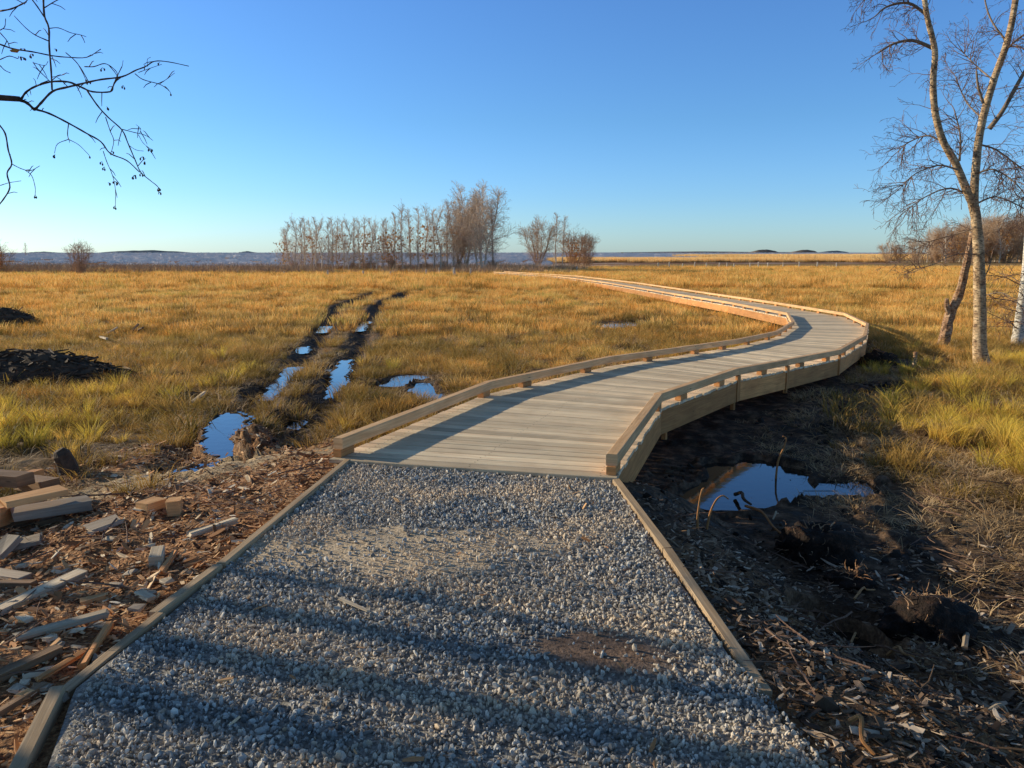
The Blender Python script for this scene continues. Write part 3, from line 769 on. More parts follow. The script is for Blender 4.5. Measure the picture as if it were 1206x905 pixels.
# ------------------------------------------------------------------ trees
def curve(pts, n):
    """Catmull-Rom through points"""
    P = [Vector(p) for p in pts]; P = [P[0] * 2 - P[1]] + P + [P[-1] * 2 - P[-2]]; out = []
    for i in range(1, len(P) - 2):
        for k in range(n):
            t = k / n; a, b, c, d = P[i - 1], P[i], P[i + 1], P[i + 2]
            out.append(.5 * ((2 * b) + (c - a) * t + (2 * a - 5 * b + 4 * c - d) * t * t + (3 * b - a - 3 * c + d) * t ** 3))
    out.append(P[-2]); return out
def grow(mb, p, d, L, r, depth, rng, droop=.0, spread=.7, kids=5, nseg=5, wob=.18, minr=.003, sides=4, lf=None, start=.15, shrink=(.35, .7)):
    pts = [p.copy()]; rad = [r]; q = p.copy(); dd = d.normalized(); dirs = [dd.copy()]
    for i in range(nseg):
        dd = dd + Vector((rng.gauss(0, wob), rng.gauss(0, wob), rng.gauss(0, wob) - droop * (i + 1) / nseg)); dd.normalize()
        q = q + dd * (L / nseg); pts.append(q.copy()); rad.append(max(minr, r * (1 - .8 * (i + 1) / nseg))); dirs.append(dd.copy())
    mb.tube(pts, rad, sides if depth > 0 else 3, cap=False)
    if lf is not None and depth == 0: lf.append((q.copy(), dd.copy()))
    if depth > 0:
        for k in range(kids):
            t = start + (1 - start) * (k + rng.random()) / kids; i = min(nseg - 1, int(t * nseg)); f = t * nseg - i
            b = pts[i].lerp(pts[i + 1], f); ax = dirs[i]
            perp = ax.cross(Vector((rng.gauss(0, 1), rng.gauss(0, 1), rng.gauss(0, 1)))); perp.normalize()
            nd = (ax * (1 - spread * .55) + perp * spread).normalized()
            grow(mb, b, nd, L * rng.uniform(*shrink) * (1.1 - .4 * t), max(minr, (rad[i] * .6)), depth - 1, rng, droop * 1.25, spread, max(2, kids - 1), max(3, nseg - 1), wob, minr, 3, lf, start, shrink)

def gpos(u, v):
    x, y = G(u, v); return x, y, float(zt(x, y))

# --- forked birch on the right, read off at its own depth
bx, by = G(1155, 430); bz = float(zt(bx, by)) - .15
birch = empty('birch_tree', (0, 0, 0)); tag(birch, 'bare forked birch with two tall stems right of the boardwalk bend', 'birch tree')
Yb = by
tr = [at_y(1157, 432, Yb), at_y(1154, 410, Yb), at_y(1154, 370, Yb), at_y(1153, 310, Yb), at_y(1150, 262, Yb), at_y(1146, 240, Yb)]
mb = MB(); pts = curve(tr, 5); m_ = len(pts)
mb.tube(pts, [.27 if i == 0 else lerp(.155, .105, min(1, i / m_ * 1.3)) + .06 * math.exp(-i / 2) for i in range(m_)], 12, lump=.04)
mb.build('trunk', B_BIRCH, birch, smooth=True)
def stem(px, r0, r1, dy=0.0):
    n = len(px); P = [at_y(u, v, Yb + dy * i / n) for i, (u, v) in enumerate(px)]
    mb = MB(); pts = curve(P, 5); k = len(pts); mb.tube(pts, [lerp(r0, r1, i / k) for i in range(k)], 9, lump=.05); mb.build('stem', B_BIRCH, birch, smooth=True); return pts
sL = stem([(1148, 246), (1140, 228), (1125, 192), (1110, 165), (1101, 130), (1099, 95), (1101, 60), (1092, 20), (1086, -25), (1080, -90)], .088, .042, -.6)
sR = stem([(1147, 246), (1148, 215), (1152, 170), (1160, 130), (1172, 90), (1186, 50), (1196, 0), (1202, -70), (1206, -140)], .092, .05, .5)
rng = random.Random(5)
tw = MB()
def limb(P, r0, r1, ntw, tl, sp=.75, droop=.12, depth=2, bias=None):
    pts = curve(P, 5); k = len(pts); lm_ = MB(); lm_.tube(pts, [lerp(r0, r1, i / k) for i in range(k)], 6); lm_.build('limb', B_LIMB, birch, smooth=True)
    for j in range(int(ntw * 1.5)):
        i = rng.randint(int(k * .15), k - 2); ax = (pts[i + 1] - pts[i]).normalized()
        perp = ax.cross(Vector((rng.gauss(0, 1), rng.gauss(0, 1), rng.gauss(0, 1)))).normalized()
        if bias: perp = (perp + Vector(bias)).normalized()
        grow(tw, pts[i], ax * .5 + perp * sp, tl * rng.uniform(.6, 1.2), .009, depth, rng, droop, .75, 4, 5, .16, .0035)
    grow(tw, pts[-1], pts[-1] - pts[-2], tl, .010, depth, rng, droop, .6, 5, 5, .15, .0035)
Y_ = lambda u, v, o=0: at_y(u, v, Yb + o)
limb([Y_(1101, 58), Y_(1075, 48), Y_(1052, 52), Y_(1035, 62)], .04, .015, 12, .55, droop=.1)      # left arching limb near the top
limb([Y_(1092, 18), Y_(1070, 4), Y_(1045, 8), Y_(1030, 20)], .035, .012, 10, .5)
limb([Y_(1088, -10), Y_(1062, -22), Y_(1030, -12), Y_(1018, 0)], .035, .012, 8, .5)
limb([Y_(1165, 152, .3), Y_(1180, 132, .2), Y_(1198, 100, .1), Y_(1215, 70, 0)], .055, .03, 8, .7)   # fork limb on the right stem
limb([Y_(1158, 122), Y_(1152, 102), Y_(1150, 84)], .03, .018, 3, .3)
limb([Y_(1130, 190), Y_(1131, 160), Y_(1124, 130)], .025, .01, 9, .6, bias=(-.2, 0, .4))
limb([Y_(1148, 235), Y_(1120, 222), Y_(1090, 232), Y_(1065, 250)], .022, .008, 14, .75, droop=.12, bias=(-.3, 0, -.2))
limb([Y_(1128, 200, -.2), Y_(1105, 195, -.5), Y_(1078, 205, -.7), Y_(1060, 222, -.8)], .02, .008, 14, .7, bias=(-.3, 0, -.1))
limb([Y_(1112, 168, .1), Y_(1092, 160, .3), Y_(1070, 168, .5), Y_(1056, 180, .6)], .02, .008, 13, .65, bias=(-.3, 0, -.1))
limb([Y_(1151, 268, .2), Y_(1130, 275, .6), Y_(1095, 285, .8), Y_(1070, 300, 1)], .018, .007, 11, .6, droop=.15)
limb([Y_(1152, 300, 0), Y_(1125, 300, -.4), Y_(1098, 312, -.8), Y_(1075, 318, -1)], .014, .006, 7, .5, droop=.1)
limb([Y_(1152, 170, .3), Y_(1172, 176, .5), Y_(1192, 190, .7), Y_(1212, 205, .8)], .022, .009, 15, .75)
limb([Y_(1149, 205, .1), Y_(1170, 200, -.3), Y_(1195, 215, -.6), Y_(1215, 240, -.8)], .022, .009, 15, .7)
limb([Y_(1150, 240, .1), Y_(1172, 232, -.3), Y_(1195, 240, -.5), Y_(1214, 250, -.5)], .02, .008, 12, .7)
limb([Y_(1157, 140, .1), Y_(1138, 120, .8), Y_(1125, 90, 1.2)], .02, .008, 10, .6)
limb([Y_(1170, 95, .1), Y_(1150, 78, .8), Y_(1132, 60, 1.2)], .02, .008, 10, .6)
limb([Y_(1186, 50, .3), Y_(1168, 25, .6), Y_(1160, 0, .8), Y_(1158, -30, .9)], .022, .01, 8, .6)
limb([Y_(1182, 62, .3), Y_(1200, 45, .1), Y_(1225, 30, 0)], .022, .01, 10, .7)
limb([Y_(1153, 335, .1), Y_(1164, 318, -.1), Y_(1168, 300, -.2)], .016, .007, 3, .3)
limb([Y_(1154, 350, .1), Y_(1180, 345, -.6), Y_(1205, 362, -1.0)], .014, .006, 5, .5)
for i, p_ in enumerate(sL):                                                                          # short shoots all along both stems
    if i > 6 and i % 2 == 0: grow(tw, p_, Vector((rng.uniform(-1, .6), rng.uniform(-1, 1), rng.uniform(0, .8))), rng.uniform(.4, .8), .008, 2, rng, .08, .7, 3, 4, .15, .0035)
for i, p_ in enumerate(sR):
    if i > 3 and i % 2 == 0: grow(tw, p_, Vector((rng.uniform(-1, 1), rng.uniform(-1, 1), rng.uniform(0, .8))), rng.uniform(.4, .9), .008, 2, rng, .08, .7, 3, 4, .15, .0035)
tw.build('twigs', B_TWIG, birch)

# --- broken leaning trunk behind the birch
x, y, z = gpos(1110, 410)
sn = empty('dead_tree', (0, 0, 0)); tag(sn, 'leaning broken dead trunk with rough peeling bark left of the forked birch', 'dead tree')
mb = MB(); P = curve([at_y(1110, 414, y), at_y(1114, 392, y), at_y(1120, 368, y), at_y(1130, 345, y - .2), at_y(1138, 312, y - .6), at_y(1146, 274, y - .9)], 4); k = len(P)
mb.tube(P, [lerp(.17, .075, i / k) + (.05 if i < 2 else 0) for i in range(k)], 10, lump=.10); mb.build('trunk', B_SNAG, sn)
mb = MB(); mb.tube([at_y(1119, 372, y), at_y(1115, 360, y - .1), at_y(1115, 352, y - .12)], [.09, .07, .05], 7, lump=.1); mb.build('broken_stub', B_SNAG, sn)
# --- pale birch at the right border
x, y, z = gpos(1200, 408)
wb = empty('birch_tree', (0, 0, 0)); tag(wb, 'pale white birch trunk at the right border of the picture', 'birch tree')
mb = MB(); P = curve([at_y(1196, 412, y), at_y(1199, 395, y), at_y(1204, 360, y), at_y(1210, 310, y), at_y(1216, 220, y), at_y(1232, 100, y), at_y(1245, 0, y), at_y(1262, -140, y)], 4); k = len(P)
mb.tube(P, [lerp(.17, .06, i / k) + (.08 if i < 1 else .03 if i < 2 else 0) for i in range(k)], 11, lump=.03); mb.build('trunk', B_WHITE, wb, smooth=True)
mbl = MB(); r2 = random.Random(31)
for i in range(5, k - 1):
    for _ in range(2): grow(mbl, P[i], Vector((r2.uniform(-1, 1), r2.uniform(-1, 1), r2.uniform(-.1, .8))), r2.uniform(1.0, 1.9), .018, 2, r2, .10, .7, 5, 5, .15, .004)
mbl.build('twigs', B_TWIG, wb)
# small snag post
x, y, z = gpos(1076, 436)
mb = MB(); mb.tube([(x, y, z - .1), (x + .01, y, z + .2), (x, y, z + .42)], [.05, .045, .035], 7, lump=.15)
tag(mb.build('stake', B_SNAG), 'short dark stake in the grass left of the two birches', 'stake')

# --- off-frame trees on the left whose shadows cross the gravel; one reaches its branch into the picture
def side_tree(x, y, r, h, seed, label, tilt=0):
    t = empty('alder_tree', (0, 0, 0)); tag(t, label, 'alder tree', None)
    z = float(zt(x, y)) - .1; rg = random.Random(seed)
    P = [Vector((x + tilt * i / 6 + rg.uniform(-.03, .03), y + rg.uniform(-.03, .03), z + h * i / 6)) for i in range(7)]; P = curve(P, 2)
    mb = MB(); k = len(P); mb.tube(P, [lerp(r, r * .35, i / k) + (.04 if i == 0 else 0) for i in range(k)], 9, lump=.05); mb.build('trunk', B_LIMB, t, smooth=True)
    mb = MB()
    for i in range(k // 2, k - 1):
        for _ in range(2): grow(mb, P[i], Vector((rg.uniform(-1, 1), rg.uniform(-1, 1), rg.uniform(.1, .9))), rg.uniform(.8, 1.6), .02, 2, rg, .0, .65, 4, 5, .15, .005)
    mb.build('twigs', B_TWIG, t); return t, P
side_tree(-7.5, 5.96, .06, 5.5, 1, 'slim alder standing off to the left, its thin shadow line crossing the gravel')
side_tree(-8.6, 5.98, .10, 6.5, 2, 'alder off to the left casting the second shadow band')
alder, AP = side_tree(-6.4, 4.82, .12, 6, 3, 'alder at the left whose drooping branch hangs into the top left corner')
side_tree(-9.2, 5.36, .15, 7, 4, 'thicker alder off to the left casting the nearest broad shadow')
side_tree(-8.0, 4.45, .12, 6.5, 5, 'alder off to the left at the bottom of the gravel shadow bands')
def bush(x, y, h, n, seed, label, r0=.014, w=.6):
    rg = random.Random(seed); b = MB(); z = float(zt(x, y)) - .05
    for _ in range(n):
        grow(b, Vector((x + rg.uniform(-w, w) * .5, y + rg.uniform(-w, w) * .5, z)), Vector((rg.uniform(-.5, .5), rg.uniform(-.5, .5), 1)), h * rg.uniform(.6, 1), r0, 2, rg, .0, .5, 5, 5, .12, .005)
    return tag(b.build('shade_bush', B_TWIG), label, 'bush')

bush(-7.4, 7.2, .95, 34, 2, 'low dense bush added unseen off to the left to shade the offcut pile', .02, .9)  # out of view, put in to cast shade over the offcut pile


# hanging branch in the top left corner
Ya = 4.8
A = lambda u, v, o=0: at_y(u, v, Ya + o)
rb = random.Random(8); br = MB()
def bpath(px, r0, r1, o0=0, o1=0, sides=6):
    n = len(px); P = curve([A(u, v, lerp(o0, o1, i / max(1, n - 1))) for i, (u, v) in enumerate(px)], 4)
    k = len(P); br.tube(P, [lerp(r0, r1, i / k) * (1 + .12 * math.sin(i * 1.9)) for i in range(k)], sides)
    # buds and side spurs
    for i in range(2, k - 1, 2):
        if rb.random() < .35:
            d = Vector((rb.uniform(-1, 1), rb.uniform(-.5, .5), rb.uniform(-1, 1))).normalized() * rb.uniform(.02, .06)
            br.tube([P[i], P[i] + d, P[i] + d * 1.5 + Vector((0, 0, -.01))], [.003, .0026, .0016], 3)
    return P
def cones(u, v, n=3, o=0, s=.62):
    c = A(u, v, o)
    for _ in range(n):
        d = Vector((rb.uniform(-1, 1), rb.uniform(-.6, .6), rb.uniform(-1, .2))).normalized() * .02 * s; e = c + d
        br.tube([c, e], [.0018, .0018], 3); br.tube([e, e + Vector((0, 0, -.006 * s)), e + Vector((0, 0, -.016 * s)), e + Vector((0, 0, -.022 * s))], [.003, .008 * s, .007 * s, .002], 6)
tip = [(p[0] * 250 / 905 * 1.0, p[1] * 250 / 905) for p in ()]
Zm = lambda L: [(u * .2762, v * .2762) for u, v in L]           # points measured on the enlarged corner (0..300 px wide)
start = A(0, 115.5)
# limb from the trunk to the frame edge
zz = [min(AP, key=lambda q: abs(q.z - 2.5))][0]
P = curve([zz, Vector((-5.2, 4.8, 2.72)), Vector((-4.2, 4.8, 2.68)), start, A(22, 117.5)], 5); br.tube(P, [lerp(.035, .0115, i / len(P)) for i in range(len(P))], 7)
bpath(Zm([(80, 425), (115, 440), (148, 470)]), .011, .008)
bpath(Zm([(90, 425), (110, 395), (150, 370), (215, 350), (290, 350), (345, 372), (395, 392), (470, 392), (482, 370), (492, 345), (512, 328)]), .007, .0035)
bpath(Zm([(148, 470), (175, 440), (225, 390), (290, 372), (360, 355), (430, 340), (520, 328), (580, 300), (620, 285), (660, 262), (720, 265), (805, 283)]), .008, .002)
bpath(Zm([(148, 466), (210, 485), (290, 525), (370, 570), (430, 605), (470, 655), (540, 685), (595, 735)]), .0065, .003)
bpath(Zm([(370, 385), (415, 450), (460, 500), (520, 555), (545, 610), (575, 680), (600, 735), (640, 770), (675, 800), (676, 830)]), .005, .002)
bpath(Zm([(222, 385), (218, 300), (210, 200), (208, 120), (190, 70), (185, 0), (186, -60)]), .005, .006)
bpath(Zm([(190, 75), (160, 30), (130, -10), (110, -40)]), .004, .004)
bpath(Zm([(188, 35), (220, 15), (255, -5)]), .0035, .003)
bpath(Zm([(205, 175), (150, 150), (110, 120), (60, 68)]), .0035, .002)
bpath(Zm([(0, 190), (60, 210), (140, 222), (220, 238), (290, 245), (370, 245), (430, 210)]), .005, .002, .1, .1)
bpath(Zm([(208, 122), (250, 120), (300, 140), (345, 150), (368, 158)]), .0025, .0015)
bpath(Zm([(0, 48), (50, 38), (100, 15), (112, 8)]), .005, .004, .1)
bpath(Zm([(0, 130), (20, 115), (24, 80)]), .003, .002)
bpath(Zm([(0, 140), (30, 175), (40, 200)]), .003, .002)
bpath(Zm([(0, 255), (40, 240), (75, 250), (80, 240)]), .003, .002); bpath(Zm([(0, 280), (20, 300), (45, 312)]), .003, .002)
bpath(Zm([(280, 225), (320, 260), (350, 300), (375, 345)]), .003, .0025)
bpath(Zm([(140, 265), (165, 300), (200, 335), (215, 350)]), .0025, .0025); bpath(Zm([(140, 268), (190, 280), (205, 262)]), .002, .0015)
bpath(Zm([(222, 330), (250, 325), (275, 318)]), .002, .0015); bpath(Zm([(155, 368), (150, 345), (142, 335)]), .002, .0015)
bpath(Zm([(575, 315), (610, 340), (680, 360), (712, 380), (725, 392)]), .003, .0015); bpath(Zm([(682, 358), (715, 335), (745, 312)]), .002, .0013)
bpath(Zm([(360, 285), (400, 285), (445, 272), (480, 290), (500, 315), (490, 345)]), .003, .002); bpath(Zm([(505, 315), (520, 285), (525, 258)]), .002, .0013)
bpath(Zm([(590, 310), (640, 292), (690, 275)]), .002, .0013); bpath(Zm([(630, 285), (628, 255), (642, 245)]), .0016, .0012)
bpath(Zm([(450, 500), (470, 560), (485, 600), (475, 650)]), .0028, .0016); bpath(Zm([(520, 552), (570, 565), (620, 578), (652, 600)]), .0026, .0015)
bpath(Zm([(595, 572), (600, 550), (580, 532)]), .0016, .0012); bpath(Zm([(590, 575), (610, 610), (640, 635)]), .0018, .0012); bpath(Zm([(548, 620), (580, 640), (612, 645)]), .002, .0013)
bpath(Zm([(292, 530), (288, 570), (292, 595)]), .003, .0022); bpath(Zm([(292, 595), (245, 615), (232, 655)]), .0024, .0014); bpath(Zm([(292, 595), (335, 618), (378, 660)]), .0024, .0014)
bpath(Zm([(440, 645), (455, 690), (480, 750), (492, 810), (492, 880)]), .0024, .0014)
bpath(Zm([(-10, 525), (22, 570), (35, 640), (50, 700), (30, 740), (42, 800), (15, 850), (-10, 880)]), .005, .004, .2, .2)
bpath(Zm([(50, 700), (90, 720), (130, 728), (170, 708)]), .003, .0015, .2, .2); bpath(Zm([(105, 725), (135, 750), (150, 800), (150, 830)]), .0024, .0014, .2, .2)
bpath(Zm([(0, 792), (40, 780), (90, 772)]), .0024, .0014, .2, .2)
for u, v, n in [(676, 800, 3), (676, 820, 2), (492, 775, 4), (460, 780, 2), (435, 690, 2), (445, 712, 2), (492, 878, 2), (150, 830, 2), (235, 660, 3), (378, 660, 1), (475, 645, 2), (570, 750, 4), (600, 740, 3), (605, 670, 4), (618, 690, 3), (640, 635, 3), (725, 392, 1),
                (435, 290, 3), (375, 345, 3), (98, 245, 4), (130, 232, 3), (525, 365, 2), (682, 268, 1), (455, 455, 2), (98, 210, 2), (230, 210, 2)]:
    cones(u * .2762, v * .2762, n)
o = br.build('branch', B_DARK, alder, smooth=True)
mb = MB(); c = A(17, 59.5); 
mb.add([c + Vector(v) for v in ((-.03, 0, .0), (-.01, .01, .012), (.02, 0, .008), (.03, 0, -.002), (.01, .01, -.012), (-.02, 0, -.01))], [(0, 1, 2, 3, 4, 5)])
mb.build('leaf', B_LEAF, alder)

# --- distant trees
def far_tree(h, seed, kind):
    rg = random.Random(seed); t = empty('bare_tree', (0, 0, 0)); mt = MB(); mc = MB()
    if kind == 'slim':
        P = curve([Vector((0, 0, -.1)), Vector((rg.uniform(-.2, .2), rg.uniform(-.2, .2), h * .35)), Vector((rg.uniform(-.4, .4), rg.uniform(-.3, .3), h * .7)), Vector((rg.uniform(-.5, .5), 0, h))], 6); k = len(P)
        mt.tube(P, [lerp(.085, .02, i / k) for i in range(k)], 5, cap=False)
        for i in range(2, k):
            for _ in range(4):
                L = h * .31 * rg.uniform(.45, 1.1) * (1.12 - .8 * i / k)
                b_ = P[i - 1].lerp(P[i], rg.random())
                grow(mc, b_, Vector((rg.uniform(-1, 1), rg.uniform(-1, 1), rg.uniform(.5, 1.7))), L, .012, 2, rg, -.04, .5, 4, 3, .08, .006)
    elif kind == 'big':
        for s_ in range(rg.randint(3, 4)):
            lean = Vector((rg.uniform(-.3, .3), rg.uniform(-.25, .25), 1)).normalized()
            P = curve([Vector((rg.uniform(-.4, .4), rg.uniform(-.3, .3), -.1)), lean * h * .3, lean * h * .62 + Vector((rg.uniform(-.3, .3), 0, 0)), lean * h * rg.uniform(.85, 1.0) + Vector((rg.uniform(-.5, .5), 0, 0))], 6); k = len(P)
            mt.tube(P, [lerp(.11, .02, i / k) for i in range(k)], 5, cap=False)
            for i in range(3, k - 1):
                for _ in range(3):
                    L = h * .26 * rg.uniform(.5, 1.1) * (1.2 - i / k)
                    grow(mc, P[i], Vector((rg.uniform(-1, 1), rg.uniform(-1, 1), rg.uniform(.5, 1.5))), L * 1.45, .022, 2, rg, -.02, .6, 6, 3, .1, .008)
    else:   # bushy, many stems from one foot
        for s_ in range(13):
            a = rg.uniform(0, 6.28); e_ = rg.uniform(0, .8) ** .7; lean = Vector((math.cos(a) * e_ * .95, math.sin(a) * e_ * .95, 1)).normalized(); 
            P = curve([Vector((lean.x * .3, lean.y * .3, -.1)), Vector((lean.x * .34, lean.y * .34, .3)) * h, Vector((lean.x * .52, lean.y * .52, .62 - .1 * e_)) * h, Vector((lean.x * .56, lean.y * .56, .9 - .3 * e_)) * h], 4); k = len(P)
            mt.tube(P, [lerp(.05, .015, i / k) for i in range(k)], 4, cap=False)
            for i in range(1, k):
                for _ in range(2):
                    grow(mc, P[i], Vector((lean.x * 1.3, lean.y * 1.3, .7)) + Vector((rg.uniform(-1, 1), rg.uniform(-1, 1), rg.uniform(-.1, .8))), h * .24 * rg.uniform(.5, 1.1), .013, 2, rg, -.02, .5, 4, 3, .08, .007)
    mt.build('trunk', B_FARTR if kind != 'bushy' else B_BUSH, t); mc.build('crown', B_FAR if kind != 'bushy' else B_BUSH, t); return t
PROTO = {}
for kind, hh, n in (('slim', 6.0, 5), ('big', 9.0, 3), ('bushy', 5.5, 3)):
    PROTO[kind] = [(far_tree(hh, 100 + i * 7 + len(kind), kind), hh) for i in range(n)]
usedp = set()
def leaves_on(root, h, seed, n=130, mat=B_LEAF):
    n = int(n * 1.8)
    rg = random.Random(seed); mb = MB()
    for _ in range(n):
        c = Vector((rg.gauss(0, h * .16), rg.gauss(0, h * .14), h * rg.uniform(.2, .75))); s = rg.uniform(.07, .15)
        d1 = Vector((rg.gauss(0, 1), rg.gauss(0, 1), rg.gauss(0, 1))).normalized() * s; d2 = d1.cross(Vector((rg.gauss(0, 1), rg.gauss(0, 1), rg.gauss(0, 1)))).normalized() * s
        mb.add([c - d1, c + d2, c + d1, c - d2], [(0, 1, 2, 3)])
    o = mb.build('leaves', mat, root); return o
def put_tree(kind, i, u, vt, vb, label, group=None, cat='tree', Yset=None, name=None, leaf=0):
    root, hh = PROTO[kind][i % len(PROTO[kind])]
    if Yset: y = Yset; x = at_y(u, vb, y).x
    else: x, y = G(u, vb)
    top = at_y(u, vt, y).z; z = float(zt(x, y)) if y < 130 else SEA; s = (top - z) / hh
    o = root if id(root) not in usedp else copy_tree(root); usedp.add(id(root))
    o.location = (x, y, z); o.scale = (s, s, s); o.rotation_euler = (0, 0, random.uniform(0, 6.28))
    if name: o.name = name
    tag(o, label, cat, group)
    if leaf: leaves_on(o, hh, int(u), leaf)
    return o
slim_row = [(336, 272), (342, 264), (348, 260), (354, 262), (360, 259), (367, 262), (373, 259), (379, 261), (386, 264), (392, 259), (399, 260), (405, 263), (411, 261), (417, 260), (424, 262), (430, 259), (437, 260), (443, 263), (450, 261)]
for i, (u, vt) in enumerate(slim_row):
    put_tree('slim', i, u, vt, 320.5 + (i * 37 % 5) * .4, 'slim bare young birch in the even low row at the left end of the grove' if 0 < i < 18 else ('leftmost slim birch of the grove with a few yellow leaves at its foot' if i == 0 else 'slim birch at the right end of the low row, beside the tree with orange leaves'),
             'slim birches in the left half of the grove' if 0 < i < 18 else None, leaf=90 if i == 0 else 0)
mid = [(457, 262, 'slim', 130, 'birch holding rusty orange leaves in the middle of the grove'), (466, 254, 'slim', 60, 'birch with thin orange leaves right of the rusty one in the grove'), (475, 246, 'slim', 0, None), (484, 250, 'slim', 0, None), (493, 248, 'slim', 0, None),
       (502, 246, 'slim', 0, None), (511, 250, 'slim', 0, None), (519, 247, 'slim', 0, None), (527, 249, 'slim', 30, 'birch with a few brown leaves just left of the tallest trees of the grove'), (535, 240, 'slim', 0, None), (541, 234, 'big', 90, 'stocky bare tree with orange leaves low in its crown beside the tallest of the grove'),
       (549, 228, 'big', 0, 'second tallest bare tree of the grove, left of the tallest'), (566, 212, 'big', 0, 'tallest bare birch at the right end of the grove'), (581, 240, 'slim', 0, 'slender tree on the right flank of the tallest birch of the grove')]
for i, (u, vt, k, lf, lb) in enumerate(mid):
    put_tree(k, i, u, vt, 320.5 + (i * 37 % 5) * .25, lb or 'mid height slim bare birch in the right half of the grove', None if lb else 'mid height birches in the grove', leaf=lf)
put_tree('bushy', 0, 634, 257, 318.5, 'dark round bare bushy tree left in the small clump beyond the boardwalk')
put_tree('slim', 1, 655, 254, 318, 'slender pale tree in the middle of the small clump beyond the boardwalk'); put_tree('slim', 3, 662, 258, 318, 'thin tree just left of the brown leaved one in the small clump')
put_tree('bushy', 1, 677, 270, 318.2, 'bushy tree with brown orange leaves in the small clump beyond the boardwalk', leaf=160)
put_tree('bushy', 2, 691, 278, 318.3, 'lowest rightmost bush of the small clump beyond the boardwalk')
put_tree('bushy', 2, 95, 287, 326, 'round bare bush standing alone at the far left shore', cat='bush', name='bare_bush')
put_tree('bushy', 1, 2, 287, 325, 'bare bush cut by the left border of the picture at the far shore', cat='bush', name='bare_bush')
put_tree('slim', 2, 31, 287, 300, 'tiny lone tree on the far left skyline', Yset=520)
for i, (u, vt) in enumerate([(462, 305), (375, 308), (540, 306), (500, 309), (345, 306), (415, 309), (580, 305), (438, 306), (522, 307)]):
    put_tree('bushy', i, u, vt, 321, 'low reddish brown undergrowth bush at the foot of the grove', 'undergrowth bushes at the foot of the grove', 'bush', name='bare_bush', leaf=40 if i < 4 else 0)
# wood at the far right
wr_ = [(1078, 279), (1092, 272), (1104, 268), (1114, 262), (1124, 264), (1134, 258), (1145, 256), (1156, 259), (1166, 254), (1177, 256), (1187, 251), (1198, 253), (1208, 249), (1220, 250), (1234, 247)]
for i, (u, vt) in enumerate(wr_):
    for r_ in range(2):
        put_tree(('bushy', 'slim')[(i + r_) % 2], i + r_, u + 6 * r_, vt + 3 * r_, 304, 'bare brown tree in the wood at the far right behind the birches', 'trees of the far right wood', Yset=210 + 14 * r_ + (i % 3) * 5)
for i, (u, vt) in enumerate([(1046, 284), (1060, 287)]): put_tree('bushy', i, u, vt, 304, ('low round bush left of the far right wood, the outer one', 'low round bush between the outer bush and the far right wood')[i], cat='bush', Yset=230, name='bare_bush')

for kind in PROTO:                     # drop any source tree that was not placed
    for root, hh in PROTO[kind]:
        if id(root) not in usedp:
            for ch in list(root.children): bpy.data.objects.remove(ch)
            bpy.data.objects.remove(root)

# ------------------------------------------------------------------ distant shores
mf = M('far_shore'); mf.col(mf.ramp(mf.noise(mf.pos(), .02, 4), [(.35, (.10, .135, .16)), (.65, (.16, .20, .22))])).rough(1)  # pale bluish tone paints distance haze into the shore colour
mf2 = M('far_shore_brown'); mf2.col(mf2.ramp(mf2.noise(mf2.pos(), .03, 4), [(.35, (.12, .10, .09)), (.65, (.24, .18, .13))])).rough(1)
def shore(u0, u1, px, Yd, label, mat, base=.4):
    mb = MB(); n = 60; x0, x1 = at_y(u0, 298, Yd).x, at_y(u1, 298, Yd).x; vs = []; fs = []
    for i in range(n + 1):
        t = i / n; x = lerp(x0, x1, t); env = math.sin(PI * min(1, max(0, t))) ** .55
        hh = Yd / F * px * env * (base + (1 - base) * (float(fbm(t * 7 + u0, u0, 3)) + .5) * 1.5)
        hh = max(hh, .3)
        vs += [(x, Yd - 30, SEA - .5), (x, Yd, SEA + hh), (x, Yd + 60, SEA + hh * .7), (x, Yd + 140, SEA - .5)]
        if i:
            b = 4 * (i - 1)
            for k in range(3): fs.append((b + k, b + 4 + k, b + 5 + k, b + 1 + k))
    mb.add(vs, fs); tag(mb.build('far_shore', mat), label, 'far shore', kind='structure')
shore(26, 70, 2.6, 3600, 'dark wooded islet low on the left horizon', mf.m)
shore(112, 228, 4.0, 3700, 'long dark wooded island on the left horizon', mf.m, .8)
shore(275, 305, 2.4, 3800, 'tiny dark islet left of the grove on the horizon', mf.m)
shore(-420, 1700, 1.2, 5200, 'thin dark line of the far coast along the horizon', mf.m, .7)
shore(690, 1010, 2.3, 3900, 'long low brown coast on the right horizon', mf2.m, .7)
shore(885, 918, 5, 3200, 'hump of a rocky islet on the right horizon, the left of the two', mf2.m, .8)
shore(934, 964, 4.6, 3200, 'hump of a rocky islet on the right horizon, the right of the two', mf2.m, .8)
shore(966, 1002, 3.6, 3300, 'low dark point next to the right hand islet', mf.m, .7)

